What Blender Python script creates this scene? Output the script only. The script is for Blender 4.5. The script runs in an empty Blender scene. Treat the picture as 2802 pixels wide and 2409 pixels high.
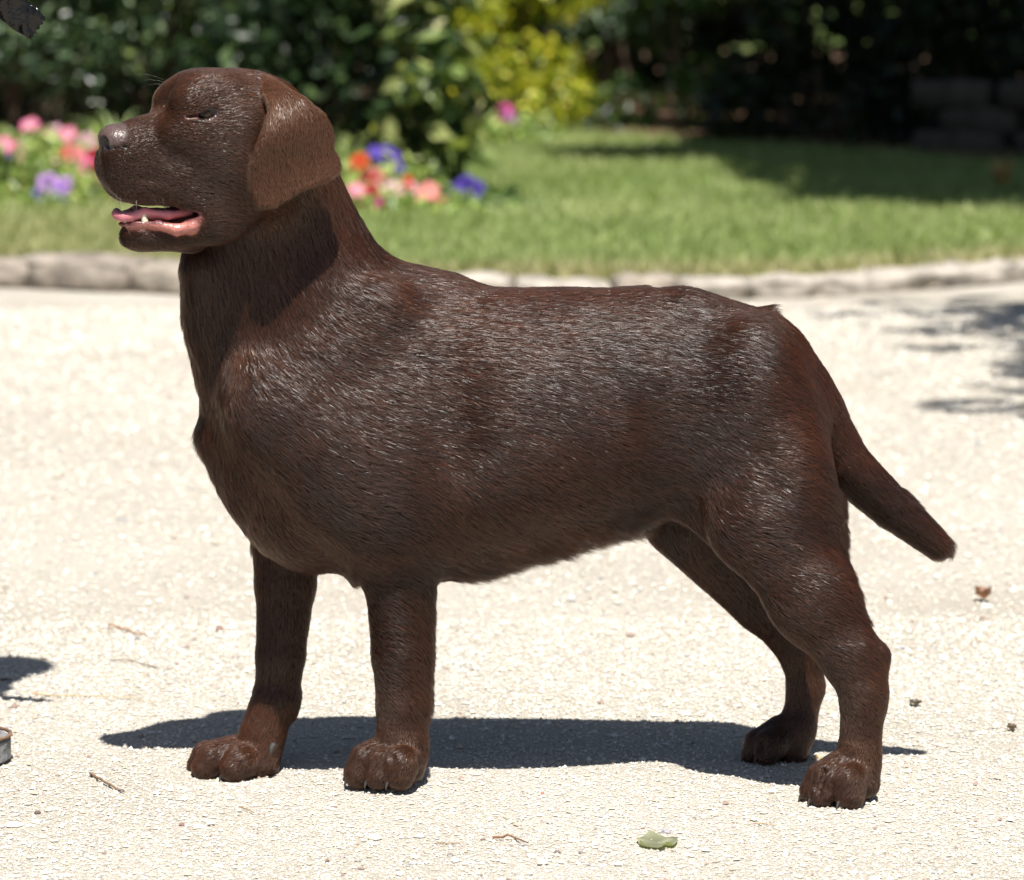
# A brown labrador standing on a sunlit gravel path, garden behind.
import bpy, math, random
import numpy as np
from mathutils import Vector, Matrix, Euler

scene = bpy.context.scene
COL = scene.collection
R = math.radians
rng = np.random.default_rng(7)

# ------------------------------------------------------------------ camera
CAM_H, CAM_D, PITCH = 0.8893, 4.0, R(7.49)
cam_data = bpy.data.cameras.new('camera')
cam_data.sensor_width = 36.0
cam_data.lens = 128.48
cam_data.clip_end = 500.0
cam_data.dof.use_dof = True
cam_data.dof.focus_distance = 3.84
cam_data.dof.aperture_fstop = 7.2
cam_data.dof.aperture_blades = 0
cam = bpy.data.objects.new('camera', cam_data)
cam.location = (0.0, -CAM_D, CAM_H)
cam.rotation_euler = (R(90) - PITCH, 0, 0)
COL.objects.link(cam)
scene.camera = cam

# ------------------------------------------------------------------ light
SUN_SHIFT = (-0.06, 0.46)          # how far a shadow moves per metre of height
sd = Vector((SUN_SHIFT[0], SUN_SHIFT[1], -1.0)).normalized()
sun_el = math.asin(-sd.z)
sun_data = bpy.data.lights.new('sun', 'SUN')
sun_data.energy = 5.0
sun_data.angle = R(0.53)
sun_data.color = (1.0, 0.96, 0.90)
sun = bpy.data.objects.new('sun', sun_data)
sun.rotation_euler = sd.to_track_quat('-Z', 'Y').to_euler()
sun.location = (1, -4, 8)
COL.objects.link(sun)

world = bpy.data.worlds.new('World')
scene.world = world
world.use_nodes = True
wn = world.node_tree
wn.nodes.clear()
sky = wn.nodes.new('ShaderNodeTexSky')
sky.sky_type = 'NISHITA'
sky.sun_disc = False
sky.sun_elevation = sun_el
sky.sun_rotation = math.atan2(-sd.x, -sd.y)
bg = wn.nodes.new('ShaderNodeBackground')
bg.inputs['Strength'].default_value = 0.05
wo = wn.nodes.new('ShaderNodeOutputWorld')
wn.links.new(sky.outputs[0], bg.inputs[0])
wn.links.new(bg.outputs[0], wo.inputs[0])

scene.view_settings.view_transform = 'Standard'
scene.view_settings.look = 'None'
scene.view_settings.exposure = 0.78
scene.view_settings.gamma = 1.0
scene.view_settings.use_curve_mapping = False
scene.cycles.use_denoising = True
scene.cycles.use_adaptive_sampling = False
scene.cycles.sample_clamp_indirect = 4.0
scene.cycles.max_bounces = 8
scene.cycles.transparent_max_bounces = 12

# ------------------------------------------------------------------ helpers
def at(px, py, d):
    """A point at world depth y = d, found along the sight line of a photograph pixel (2802 x 2409)."""
    xr = (np.asarray(px, float) - 1401.0) / 10000.0
    yr = -(np.asarray(py, float) - 1204.5) / 10000.0
    s, c = math.sin(PITCH), math.cos(PITCH)
    dy, dz = c + yr * s, -s + yr * c
    t = (np.asarray(d, float) + CAM_D) / dy
    return np.stack(np.broadcast_arrays(xr * t, -CAM_D + dy * t, CAM_H + dz * t), -1)

def on_ground(px, py, z=0.0):
    xr = (px - 1401.0) / 10000.0
    yr = -(py - 1204.5) / 10000.0
    s, c = math.sin(PITCH), math.cos(PITCH)
    dy, dz = c + yr * s, -s + yr * c
    t = (z - CAM_H) / dz
    return np.array((xr * t, -CAM_D + dy * t, z))

def project(P):
    P = np.asarray(P, float)
    s, c = math.sin(PITCH), math.cos(PITCH)
    y = P[..., 1] + CAM_D
    z = P[..., 2] - CAM_H
    f = y * c - z * s
    u = y * s + z * c
    return np.stack((1401 + 1e4 * P[..., 0] / f, 1204.5 - 1e4 * u / f), -1)

def tag(o, label=None, cat=None, group=None, kind=None):
    if label: o['label'] = label
    if cat: o['category'] = cat
    if group: o['group'] = group
    if kind: o['kind'] = kind
    return o

def empty(name, loc, label=None, cat=None, group=None, rz=0.0):
    o = bpy.data.objects.new(name, None)
    o.empty_display_size = 0.05
    o.location = loc
    o.rotation_euler = (0, 0, rz)
    COL.objects.link(o)
    return tag(o, label, cat, group)

def link(name, data, parent=None, mat=None):
    o = bpy.data.objects.new(name, data)
    COL.objects.link(o)
    if parent is not None:
        o.parent = parent
    if mat is not None:
        data.materials.append(mat)
    return o

def mesh_np(name, verts, faces, smooth=True):
    """Mesh from numpy arrays; faces is an (n, k) array with one k."""
    me = bpy.data.meshes.new(name)
    verts = np.ascontiguousarray(verts, np.float32)
    faces = np.ascontiguousarray(faces, np.int32)
    n, k = faces.shape
    me.vertices.add(len(verts))
    me.vertices.foreach_set('co', verts.ravel())
    me.loops.add(n * k)
    me.loops.foreach_set('vertex_index', faces.ravel())
    me.polygons.add(n)
    me.polygons.foreach_set('loop_start', np.arange(0, n * k, k, dtype=np.int32))
    me.update(calc_edges=True)
    if smooth:
        me.polygons.foreach_set('use_smooth', np.ones(n, bool))
    me.validate()
    return me

def point_color(me, name, cols):
    a = me.color_attributes.new(name, 'FLOAT_COLOR', 'POINT')
    c = np.ones((len(cols), 4), np.float32)
    c[:, :3] = cols
    a.data.foreach_set('color', c.ravel())

def unit(v):
    v = np.asarray(v, float)
    return v / np.maximum(np.linalg.norm(v, axis=-1, keepdims=True), 1e-9)

def smoothstep(a, b, x):
    t = np.clip((np.asarray(x, float) - a) / (b - a), 0, 1)
    return t * t * (3 - 2 * t)

def vnoise(P, scale, seed=0):
    """Smooth value noise in 0..1 at points P."""
    q = np.asarray(P, float) / scale + seed * 17.31
    i = np.floor(q).astype(np.int64)
    f = q - i
    f = f * f * (3 - 2 * f)
    def h(a, b, c):
        n = (a * 374761393 + b * 668265263 + c * 2147483647 + seed * 974711) & 0x7fffffff
        n = ((n ^ (n >> 13)) * 1274126177) & 0x7fffffff
        return ((n ^ (n >> 16)) & 0xffff) / 65535.0
    x, y, z = i[..., 0], i[..., 1], i[..., 2]
    fx, fy, fz = f[..., 0], f[..., 1], f[..., 2]
    L = lambda a, b, t: a + (b - a) * t
    return L(L(L(h(x, y, z), h(x+1, y, z), fx), L(h(x, y+1, z), h(x+1, y+1, z), fx), fy),
             L(L(h(x, y, z+1), h(x+1, y, z+1), fx), L(h(x, y+1, z+1), h(x+1, y+1, z+1), fx), fy), fz)

class NT:
    """Small wrapper for building node materials."""
    def __init__(self, name):
        self.m = bpy.data.materials.new(name)
        self.m.use_nodes = True
        self.t = self.m.node_tree
        self.t.nodes.clear()
        self.out = self.n('ShaderNodeOutputMaterial')
    def n(self, kind, **kw):
        nd = self.t.nodes.new(kind)
        for k, v in kw.items():
            if k.startswith('_'):
                setattr(nd, k[1:], v)
            else:
                nd.inputs[k.replace('__', ' ')].default_value = v
        return nd
    def l(self, a, b):
        self.t.links.new(a, b)
    def ramp(self, fac, stops):
        r = self.n('ShaderNodeValToRGB')
        e = r.color_ramp.elements
        while len(e) < len(stops):
            e.new(0.5)
        for el, (p, c) in zip(e, stops):
            el.position = p
            el.color = (*c, 1)
        self.l(fac, r.inputs[0])
        return r.outputs[0]

def simple_mat(name, col, rough=0.6, spec=0.5, noise=0.0, scale=30.0, bump=0.0, bump_scale=200.0, sss=0.0, coat=0.0):
    t = NT(name)
    b = t.n('ShaderNodeBsdfPrincipled')
    b.inputs['Base Color'].default_value = (*col, 1)
    b.inputs['Roughness'].default_value = rough
    b.inputs['Specular IOR Level'].default_value = spec
    b.inputs['Coat Weight'].default_value = coat
    if sss:
        b.inputs['Subsurface Weight'].default_value = sss
        b.inputs['Subsurface Radius'].default_value = (0.006, 0.003, 0.002)
        b.inputs['Subsurface Scale'].default_value = 1.0
    tc = t.n('ShaderNodeTexCoord')
    if noise:
        nz = t.n('ShaderNodeTexNoise', Scale=scale, Detail=5.0)
        t.l(tc.outputs['Object'], nz.inputs['Vector'])
        lo = tuple(max(0, c * (1 - noise)) for c in col)
        hi = tuple(min(1, c * (1 + noise)) for c in col)
        t.l(t.ramp(nz.outputs[0], [(0.3, lo), (0.7, hi)]), b.inputs['Base Color'])
    if bump:
        nb = t.n('ShaderNodeTexNoise', Scale=bump_scale, Detail=4.0)
        t.l(tc.outputs['Object'], nb.inputs['Vector'])
        bp = t.n('ShaderNodeBump', Strength=bump, Distance=0.01)
        t.l(nb.outputs[0], bp.inputs['Height'])
        t.l(bp.outputs[0], b.inputs['Normal'])
    t.l(b.outputs[0], t.out.inputs[0])
    return t.m
DRAFT = False
# ------------------------------------------------------------------ solid modelling: blended volumes on a grid -> one continuous skin
def smin(a, b, k):
    h = np.clip(0.5 + 0.5 * (b - a) / k, 0, 1)
    return b + (a - b) * h - k * h * (1 - h)

class Solid:
    """Blended volumes. Each volume also carries the lie, the length and the tint of the coat that grows on it."""
    def __init__(self):
        self.prims = []
    def add(self, kind, op='add', k=0.012, flow=(0, 0, -1), fur=1.0, mark=0, **p):
        p.update(kind=kind, op=op, k=k, flow=unit(flow), fur=fur, mark=mark)
        self.prims.append(p)
        return p
    def cone(self, a, b, ra, rb, ysc=1.0, **kw):
        a, b = np.array(a, float), np.array(b, float)
        if 'flow' not in kw:
            kw['flow'] = b - a
        r = max(ra, rb)
        lo = np.minimum(a, b) - r * np.array((1, max(ysc, 0.3), 1))
        hi = np.maximum(a, b) + r * np.array((1, max(ysc, 0.3), 1))
        return self.add('cone', a=a, b=b, ra=ra, rb=rb, ysc=ysc, lo=lo, hi=hi, **kw)
    def ell(self, c, r, M=None, **kw):
        c, r = np.array(c, float), np.array(r, float)
        M = np.eye(3) if M is None else np.array(M, float)
        ext = np.sqrt((M.T ** 2) @ (r ** 2))
        return self.add('ell', c=c, r=r, M=M, lo=c - ext, hi=c + ext, **kw)
    def fn(self, f, lo, hi, **kw):
        return self.add('fn', f=f, lo=np.array(lo, float), hi=np.array(hi, float), **kw)
    @staticmethod
    def dist(p, X, Y, Z):
        if p['kind'] == 'cone':
            ys = p['ysc']
            a, b = p['a'] * (1, 1 / ys, 1), p['b'] * (1, 1 / ys, 1)
            ba = b - a
            x, y, z = X - a[0], Y / ys - a[1], Z - a[2]
            h = np.clip((x * ba[0] + y * ba[1] + z * ba[2]) / max(ba @ ba, 1e-12), 0, 1)
            d = np.sqrt((x - ba[0] * h) ** 2 + (y - ba[1] * h) ** 2 + (z - ba[2] * h) ** 2) - (p['ra'] + (p['rb'] - p['ra']) * h)
            return d * min(1.0, ys ** 0.5)
        if p['kind'] == 'ell':
            x, y, z = X - p['c'][0], Y - p['c'][1], Z - p['c'][2]
            M, r = p['M'], p['r']
            u = (M[0, 0] * x + M[0, 1] * y + M[0, 2] * z)
            v = (M[1, 0] * x + M[1, 1] * y + M[1, 2] * z)
            w = (M[2, 0] * x + M[2, 1] * y + M[2, 2] * z)
            k0 = np.sqrt((u / r[0]) ** 2 + (v / r[1]) ** 2 + (w / r[2]) ** 2)
            k1 = np.sqrt((u / r[0] ** 2) ** 2 + (v / r[1] ** 2) ** 2 + (w / r[2] ** 2) ** 2)
            return k0 * (k0 - 1) / np.maximum(k1, 1e-9)
        return p['f'](X, Y, Z)
    def mesh(self, xs, ys, zs):
        F = np.full((len(xs), len(ys), len(zs)), 0.05, np.float32)
        for p in self.prims:
            pad = 2.2 * p['k'] + 0.014
            i0, i1 = np.searchsorted(xs, (p['lo'][0] - pad, p['hi'][0] + pad))
            j0, j1 = np.searchsorted(ys, (p['lo'][1] - pad, p['hi'][1] + pad))
            k0, k1 = np.searchsorted(zs, (p['lo'][2] - pad, p['hi'][2] + pad))
            if i1 <= i0 or j1 <= j0 or k1 <= k0:
                continue
            X = xs[i0:i1, None, None].astype(np.float32)
            Y = ys[None, j0:j1, None].astype(np.float32)
            Z = zs[None, None, k0:k1].astype(np.float32)
            d = self.dist(p, X, Y, Z).astype(np.float32)
            sub = F[i0:i1, j0:j1, k0:k1]
            if p['op'] == 'add':
                F[i0:i1, j0:j1, k0:k1] = smin(sub, d, np.float32(p['k']))
            else:
                F[i0:i1, j0:j1, k0:k1] = -smin(-sub, d, np.float32(p['k']))
        return self.nets(F, xs, ys, zs)
    @staticmethod
    def nets(F, xs, ys, zs):
        S = F < 0
        nx, ny, nz = F.shape
        c = np.zeros((nx - 1, ny - 1, nz - 1), np.int8)
        for dx in (0, 1):
            for dy in (0, 1):
                for dz in (0, 1):
                    c += S[dx:nx - 1 + dx, dy:ny - 1 + dy, dz:nz - 1 + dz]
        act = (c > 0) & (c < 8)
        I, J, K = np.nonzero(act)
        idx = np.full(act.shape, -1, np.int32)
        idx[I, J, K] = np.arange(len(I))
        acc = np.zeros((len(I), 3))
        cnt = np.zeros(len(I))
        G = (xs, ys, zs)
        corners = [(a, b, d) for a in (0, 1) for b in (0, 1) for d in (0, 1)]
        for ax in range(3):
            for cr in corners:
                if cr[ax]:
                    continue
                c2 = list(cr); c2[ax] = 1
                A = F[I + cr[0], J + cr[1], K + cr[2]]
                B = F[I + c2[0], J + c2[1], K + c2[2]]
                m = (A < 0) != (B < 0)
                t = np.where(m, A / np.where(m, A - B, 1), 0)
                pos = [xs[I + cr[0]], ys[J + cr[1]], zs[K + cr[2]]]
                e = [xs[I + c2[0]], ys[J + c2[1]], zs[K + c2[2]]][ax]
                pos[ax] = pos[ax] + (e - pos[ax]) * t
                acc += np.where(m[:, None], np.stack(pos, 1), 0)
                cnt += m
        V = acc / np.maximum(cnt, 1)[:, None]
        quads = []
        for ax in range(3):
            o = [(1, 2), (2, 0), (0, 1)][ax]
            sl0 = [slice(None)] * 3; sl1 = [slice(None)] * 3
            sl0[ax] = slice(0, F.shape[ax] - 1); sl1[ax] = slice(1, F.shape[ax])
            s0, s1 = S[tuple(sl0)], S[tuple(sl1)]
            e = np.stack(np.nonzero(s0 != s1), 1)
            ok = np.ones(len(e), bool)
            for q in o:
                ok &= (e[:, q] > 0) & (e[:, q] < F.shape[q] - 1)
            e = e[ok]
            flip = s1[e[:, 0], e[:, 1], e[:, 2]]
            cs = []
            for du, dv in ((-1, -1), (0, -1), (0, 0), (-1, 0)):
                q = e.copy()
                q[:, o[0]] += du
                q[:, o[1]] += dv
                cs.append(idx[q[:, 0], q[:, 1], q[:, 2]])
            Q = np.stack(cs, 1)
            Q[flip] = Q[flip][:, ::-1]
            quads.append(Q)
        Q = np.concatenate(quads)
        Q = Q[(Q >= 0).all(1)]
        # keep the largest connected piece only
        return V, Q
    def blend(self, P, fields, sharp=0.006):
        """Weights of the volumes at points P, to mix their coat settings."""
        D = np.stack([self.dist(p, P[:, 0], P[:, 1], P[:, 2]) for p in self.prims if p['op'] == 'add'], 1)
        W = np.exp(-np.clip(D - D.min(1, keepdims=True), 0, 0.1) / sharp)
        W /= W.sum(1, keepdims=True)
        pr = [p for p in self.prims if p['op'] == 'add']
        out = []
        for f in fields:
            if f == 'mark':
                out.append(np.array([p['mark'] for p in pr])[D.argmin(1)])
            else:
                out.append(W @ np.array([p[f] for p in pr], float))
        return out

def relax(V, Q, it, lam=0.5):
    n = len(V)
    e = np.concatenate([Q[:, [0, 1]], Q[:, [1, 2]], Q[:, [2, 3]], Q[:, [3, 0]]])
    a = np.concatenate([e[:, 0], e[:, 1]]); b = np.concatenate([e[:, 1], e[:, 0]])
    deg = np.maximum(np.bincount(a, minlength=n), 1)[:, None]
    def lap(V):
        return np.stack([np.bincount(a, V[b, i], minlength=n) for i in range(3)], 1) / deg - V
    for _ in range(it):
        V = V + lam * lap(V)
        V = V - (lam + 0.03) * lap(V)
    return V

def vertex_normals(V, Q):
    n = np.cross(V[Q[:, 2]] - V[Q[:, 0]], V[Q[:, 3]] - V[Q[:, 1]])
    N = np.zeros_like(V)
    for i in range(4):
        for c in range(3):
            N[:, c] += np.bincount(Q[:, i], n[:, c], minlength=len(V))
    return unit(N)
# ------------------------------------------------------------------ the setting: gravel, lawn, soil
PAW_SPOTS = [(*on_ground(1050, 2150)[:2], .007, .10), (*on_ground(620, 2125)[:2], -.010, .085)]
def ground_z(x, y):
    z = 0.004 * (vnoise(np.stack((x, y, 0 * x), -1), .55, 4) - .5) * 2 * smoothstep(.25, 1.0, np.hypot(x, y + .1))
    for X, Y, h, s in PAW_SPOTS:
        z = z + h * np.exp(-((x - X) ** 2 + (y - Y - .02) ** 2) / (s * s))
    return z

def gravel_mat(name, lo, mid, hi, grain):
    t = NT(name)
    b = t.n('ShaderNodeBsdfPrincipled', Roughness=.92)
    b.inputs['Specular IOR Level'].default_value = .15
    tc = t.n('ShaderNodeTexCoord')
    n1 = t.n('ShaderNodeTexNoise', Scale=1.7, Detail=6.0, Roughness=.6)
    n2 = t.n('ShaderNodeTexVoronoi', Scale=grain)
    n3 = t.n('ShaderNodeTexNoise', Scale=grain * 2.2, Detail=4.0)
    for n in (n1, n2, n3):
        t.l(tc.outputs['Object'], n.inputs['Vector'])
    c1 = t.ramp(n1.outputs[0], [(.30, lo), (.52, mid), (.75, hi)])
    c2 = t.ramp(n2.outputs['Color'], [(.1, (.84, .82, .80)), (.5, (.98, .97, .95)), (.9, (1.10, 1.09, 1.08))])
    m = t.n('ShaderNodeMix', _data_type='RGBA', _blend_type='MULTIPLY')
    m.inputs[0].default_value = .8
    t.l(c1, m.inputs[6]); t.l(c2, m.inputs[7])
    t.l(m.outputs[2], b.inputs['Base Color'])
    b1 = t.n('ShaderNodeBump', Strength=.9, Distance=.004)
    t.l(n2.outputs['Distance'], b1.inputs['Height']); b1.invert = True
    b2 = t.n('ShaderNodeBump', Strength=.5, Distance=.003)
    t.l(n3.outputs[0], b2.inputs['Height']); t.l(b1.outputs[0], b2.inputs['Normal'])
    t.l(b2.outputs[0], b.inputs['Normal'])
    t.l(b.outputs[0], t.out.inputs[0])
    return t.m
M_gravel = gravel_mat('gravel ground', (.435, .40, .335), (.51, .475, .41), (.575, .545, .485), 300.0)

def lines(*segs):
    out = [segs[0][0]]
    for a, b, st in segs:
        n = max(1, int(round((b - a) / st)))
        out += list(np.linspace(a, b, n + 1)[1:])
    return np.array(out)
gxs = lines((-60, -8, 4.0), (-8, -1.2, .4), (-1.2, 1.2, .03), (1.2, 8, .4), (8, 60, 4.0))
gys = lines((-40, -4, 4.0), (-4, -.8, .2), (-.8, 1.0, .03), (1.0, 5.6, .2), (5.6, 12, .4), (12, 90, 6.0))
GX, GY = np.meshgrid(gxs, gys, indexing='ij')
GZ = ground_z(GX.ravel(), GY.ravel())
nyg = len(gys)
ii, jj = np.meshgrid(np.arange(len(gxs) - 1), np.arange(nyg - 1), indexing='ij')
q0 = (ii * nyg + jj).ravel()
ground = link('gravel_ground', mesh_np('gravel_ground', np.stack((GX.ravel(), GY.ravel(), GZ), 1), np.stack((q0, q0 + nyg, q0 + nyg + 1, q0 + 1), 1)), None, M_gravel)
tag(ground, 'pale sandy gravel ground of the path', kind='structure')

# kerb line (front foot of the stones) in plan
KERB = np.array([(-9.0, 8.2), (-5.0, 7.0), (-2.6, 6.20), (-1.39, 5.92), (-0.9, 5.74), (-.45, 5.58), (0.0, 5.52), (0.45, 5.55), (0.83, 5.68), (1.43, 6.15), (2.6, 7.1), (5.0, 8.6), (9.0, 10.2)])
def kerb_y(x):
    return np.interp(x, KERB[:, 0], KERB[:, 1])
def kerb_size(x):
    """Depth and height of the stones: broad slabs at one end, narrow low ones at the other."""
    return np.interp(x, (-1.0, .2), (.27, .15)), np.interp(x, (-1.0, .2), (.076, .056))
LAWN_Z = .046
lxs = lines((-60, -8, 4.0), (-8, 8, .2), (8, 60, 4.0))
lvs = np.concatenate((np.linspace(0, 1, 6), (1.6, 2.5, 4, 6, 9, 14, 22, 40, 80)))
LX, LV = np.meshgrid(lxs, lvs, indexing='ij')
LY = kerb_y(LX) + kerb_size(LX)[0] - .05 + LV
LZ = LAWN_Z + .018 * (vnoise(np.stack((LX.ravel(), LY.ravel(), 0 * LX.ravel()), 1), 1.3, 8) - .5) - .03 * (LV.ravel() < .01)
nyl = len(lvs)
ii, jj = np.meshgrid(np.arange(len(lxs) - 1), np.arange(nyl - 1), indexing='ij')
q0 = (ii * nyl + jj).ravel()
t = NT('lawn ground')
b = t.n('ShaderNodeBsdfPrincipled', Roughness=.95)
b.inputs['Specular IOR Level'].default_value = .1
tc = t.n('ShaderNodeTexCoord'); n1 = t.n('ShaderNodeTexNoise', Scale=1.6, Detail=7.0, Roughness=.65); n2 = t.n('ShaderNodeTexNoise', Scale=90.0, Detail=3.0)
t.l(tc.outputs['Object'], n1.inputs['Vector']); t.l(tc.outputs['Object'], n2.inputs['Vector'])
m = t.n('ShaderNodeMix', _data_type='RGBA', _blend_type='MULTIPLY'); m.inputs[0].default_value = .8
t.l(t.ramp(n1.outputs[0], [(.30, (.085, .125, .035)), (.50, (.135, .185, .055)), (.72, (.21, .235, .095))]), m.inputs[6])
t.l(t.ramp(n2.outputs[0], [(.3, (.55, .6, .5)), (.7, (1.15, 1.15, 1.1))]), m.inputs[7])
t.l(m.outputs[2], b.inputs['Base Color'])
bp = t.n('ShaderNodeBump', Strength=.8, Distance=.02); t.l(n2.outputs[0], bp.inputs['Height']); t.l(bp.outputs[0], b.inputs['Normal'])
t.l(b.outputs[0], t.out.inputs[0])
lawn = link('lawn', mesh_np('lawn', np.stack((LX.ravel(), LY.ravel(), LZ), 1), np.stack((q0, q0 + nyl, q0 + nyl + 1, q0 + 1), 1)), None, t.m)
tag(lawn, 'mown green lawn behind the stone kerb', kind='structure')

def sheet(name, outline, z, mat, label, n=7):
    """A gently domed sheet from a plan outline (list of x, y)."""
    o = np.array(outline, float); c = o.mean(0)
    V = [(c[0], c[1], z + .05)]; Q = []
    m_ = len(o)
    for r in range(1, n + 1):
        f = r / n
        for p in o:
            q = c + (p - c) * f
            V.append((q[0], q[1], z + .05 * (1 - f * f) + .012 * (random.random() - .5) * (r < n)))
    T = [(0, 1 + i, 1 + (i + 1) % m_, 1 + (i + 1) % m_) for i in range(m_)]
    F = []
    for r in range(n - 1):
        for i in range(m_):
            a, b_ = 1 + r * m_ + i, 1 + r * m_ + (i + 1) % m_
            F.append((a, a + m_, b_ + m_, b_))
    me = bpy.data.meshes.new(name)
    me.from_pydata(V, [], [t_[:3] for t_ in T] + F)
    me.polygons.foreach_set('use_smooth', np.ones(len(me.polygons), bool))
    o_ = link(name, me, None, mat)
    tag(o_, label, kind='structure')
    return o_
random.seed(3)
M_soil = simple_mat('garden soil', (.105, .066, .042), .95, .1, noise=.4, scale=9, bump=.8, bump_scale=60)
sheet('flower_bed_soil', [(-3.6, 9.3), (-2.6, 8.75), (-1.6, 8.62), (-.9, 8.45), (-.45, 8.25), (-.20, 8.45), (-.16, 9.0), (-.3, 10.0), (-.6, 11.0), (-2, 11.6), (-3.4, 11.4), (-4.2, 10.3)], LAWN_Z + .012, M_soil, 'dark soil of the flower bed on the lawn')
sheet('shrubbery_soil', [(-2.0, 15.6), (-.6, 14.2), (.15, 14.1), (.60, 13.6), (1.05, 12.8), (1.7, 11.8), (2.6, 10.6), (4.5, 9.8), (8, 9.6), (13, 12), (13, 30), (-13, 30), (-13, 16)], LAWN_Z + .010, M_soil, 'brown soil under the shrubs behind the lawn', n=12)

# ------------------------------------------------------------------ kerb of rough stones
def rough_block(name, sx, sy, sz, seed, rough=.012, cuts=3):
    """A hewn stone: subdivided box with broken edges and dented faces, base at z = 0."""
    rg = np.random.default_rng(seed)
    n = cuts + 1
    idx, V, Q = {}, [], []
    def vid(i, j, k):
        if (i, j, k) not in idx:
            idx[(i, j, k)] = len(V)
            V.append(((i / n - .5) * sx, (j / n - .5) * sy, k / n * sz))
        return idx[(i, j, k)]
    for a in range(n):
        for b_ in range(n):
            for lo in (0, n):
                q = [(a, b_), (a + 1, b_), (a + 1, b_ + 1), (a, b_ + 1)]
                if lo == 0: q = q[::-1]
                Q.append([vid(lo, u, v) for u, v in q])
                Q.append([vid(v, lo, u) for u, v in q])
                Q.append([vid(u, v, lo) for u, v in q])
    V = np.array(V)
    half = np.array((sx, sy, sz)) / 2
    c = V - (0, 0, sz / 2)
    e = np.sort(np.abs(c) / half, 1)
    edge = smoothstep(.7, 1.0, e[:, 1])
    V = V - c * (edge * .07)[:, None]
    V = V + rg.standard_normal(V.shape) * rough * np.array((.7, 1, .7))
    V[:, 2] = np.where(c[:, 2] <= -sz / 2 + 1e-6, -.012, V[:, 2])
    return mesh_np(name, V, np.array(Q), smooth=False)
M_kerb = [simple_mat('kerb stone %d' % i, c, .9, .2, noise=.38, scale=14, bump=.7, bump_scale=45) for i, c in enumerate([(.30, .26, .215), (.36, .325, .28), (.25, .215, .18)])]
kerb = empty('stone_kerb', (0, 5.7, 0), 'low kerb of rough grey-beige stones along the lawn edge', 'kerb')
kr = np.random.default_rng(2)
x = -6.2
kpath = []
while x < 6.4:
    w = kr.uniform(.15, .30)
    kpath.append((x + w / 2, w)); x += w + .006
for i, (xc, w) in enumerate(kpath):
    dp_, ht_ = kerb_size(xc)
    yc = kerb_y(xc) + dp_ / 2
    sl = math.atan2(kerb_y(xc + .1) - kerb_y(xc - .1), .2)
    o = link('stone', rough_block('stone', w * .985 / max(math.cos(sl), .5), dp_ * kr.uniform(.94, 1.06), ht_ * kr.uniform(.88, 1.12), 100 + i, .008), kerb, M_kerb[int(kr.integers(3))])
    o.location = (xc, yc + kr.uniform(-.015, .015) - 5.7, 0)
    o.rotation_euler = (kr.normal(0, .02), kr.normal(0, .03), sl + kr.normal(0, .03))
# ------------------------------------------------------------------ plants
def leaf_mat(name, rough=.42, spec=.45, trans=.35):
    t = NT(name)
    a = t.n('ShaderNodeVertexColor', _layer_name='tint')
    b = t.n('ShaderNodeBsdfPrincipled', Roughness=rough)
    b.inputs['Specular IOR Level'].default_value = spec
    t.l(a.outputs[0], b.inputs['Base Color'])
    tr = t.n('ShaderNodeBsdfTranslucent')
    mx = t.n('ShaderNodeMix', _data_type='RGBA', _blend_type='MULTIPLY'); mx.inputs[0].default_value = 1.0
    mx.inputs[7].default_value = (1.1, 1.25, .55, 1)
    t.l(a.outputs[0], mx.inputs[6]); t.l(mx.outputs[2], tr.inputs[0])
    ms = t.n('ShaderNodeMixShader'); ms.inputs[0].default_value = trans
    t.l(b.outputs[0], ms.inputs[1]); t.l(tr.outputs[0], ms.inputs[2]); t.l(ms.outputs[0], t.out.inputs[0])
    return t.m
M_leaf = leaf_mat('leaf')
M_gloss = leaf_mat('glossy leaf', .28, .6, .22)
M_petal = leaf_mat('petal', .6, .25, .35)
M_bark = simple_mat('bark', (.10, .075, .055), .95, .1, noise=.4, scale=25, bump=.9, bump_scale=60)

def leaf_cloud(P, out, size, cols, rg, aspect=.55, droop=.2, jit=.9):
    """Folded pointed leaves at points P; out = outward directions. Returns verts, quads, colours."""
    n = len(P)
    nrm = unit(out + rg.standard_normal((n, 3)) * jit + (0, 0, .5))
    ax = unit(np.cross(nrm, rg.standard_normal((n, 3))))
    ax = unit(ax + np.array((0, 0, -droop)))
    bx = unit(np.cross(nrm, ax))
    nrm = np.cross(ax, bx)
    s = (size * (.6 + .8 * rg.random(n)))[:, None] if np.ndim(size) == 0 else (size * (.6 + .8 * rg.random(n)))[:, None]
    base = P
    tip = P + ax * s
    mid = P + ax * s * .48 - nrm * s * .06
    l = mid + bx * s * aspect * .5 + nrm * s * .10
    r = mid - bx * s * aspect * .5 + nrm * s * .10
    V = np.stack((base, l, tip, mid, r), 1).reshape(-1, 3)
    k = np.arange(n)[:, None] * 5
    Q = np.concatenate((k + [0, 3, 2, 1], k + [0, 4, 2, 3]))
    C = np.repeat(cols, 5, 0)
    return V, Q, C

def clump_points(clumps, n, rg, shell=.55):
    """Points spread through a set of ellipsoid clumps (x, y, z, rx, ry, rz), denser near their surface."""
    c = np.array(clumps, float)
    w = (c[:, 3] * c[:, 4] + c[:, 4] * c[:, 5] + c[:, 3] * c[:, 5])
    k = rg.choice(len(c), n, p=w / w.sum())
    d = unit(rg.standard_normal((n, 3)))
    r = (shell + (1 - shell) * rg.random(n)) ** .8
    return c[k, :3] + d * c[k, 3:] * r[:, None], unit(d / c[k, 3:])

def palette(n, rg, cols, wts, var=.25):
    cols = np.array(cols, float)
    k = rg.choice(len(cols), n, p=np.array(wts) / np.sum(wts))
    return np.clip(cols[k] * (1 + var * rg.standard_normal((n, 1))), .004, .9)

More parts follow.
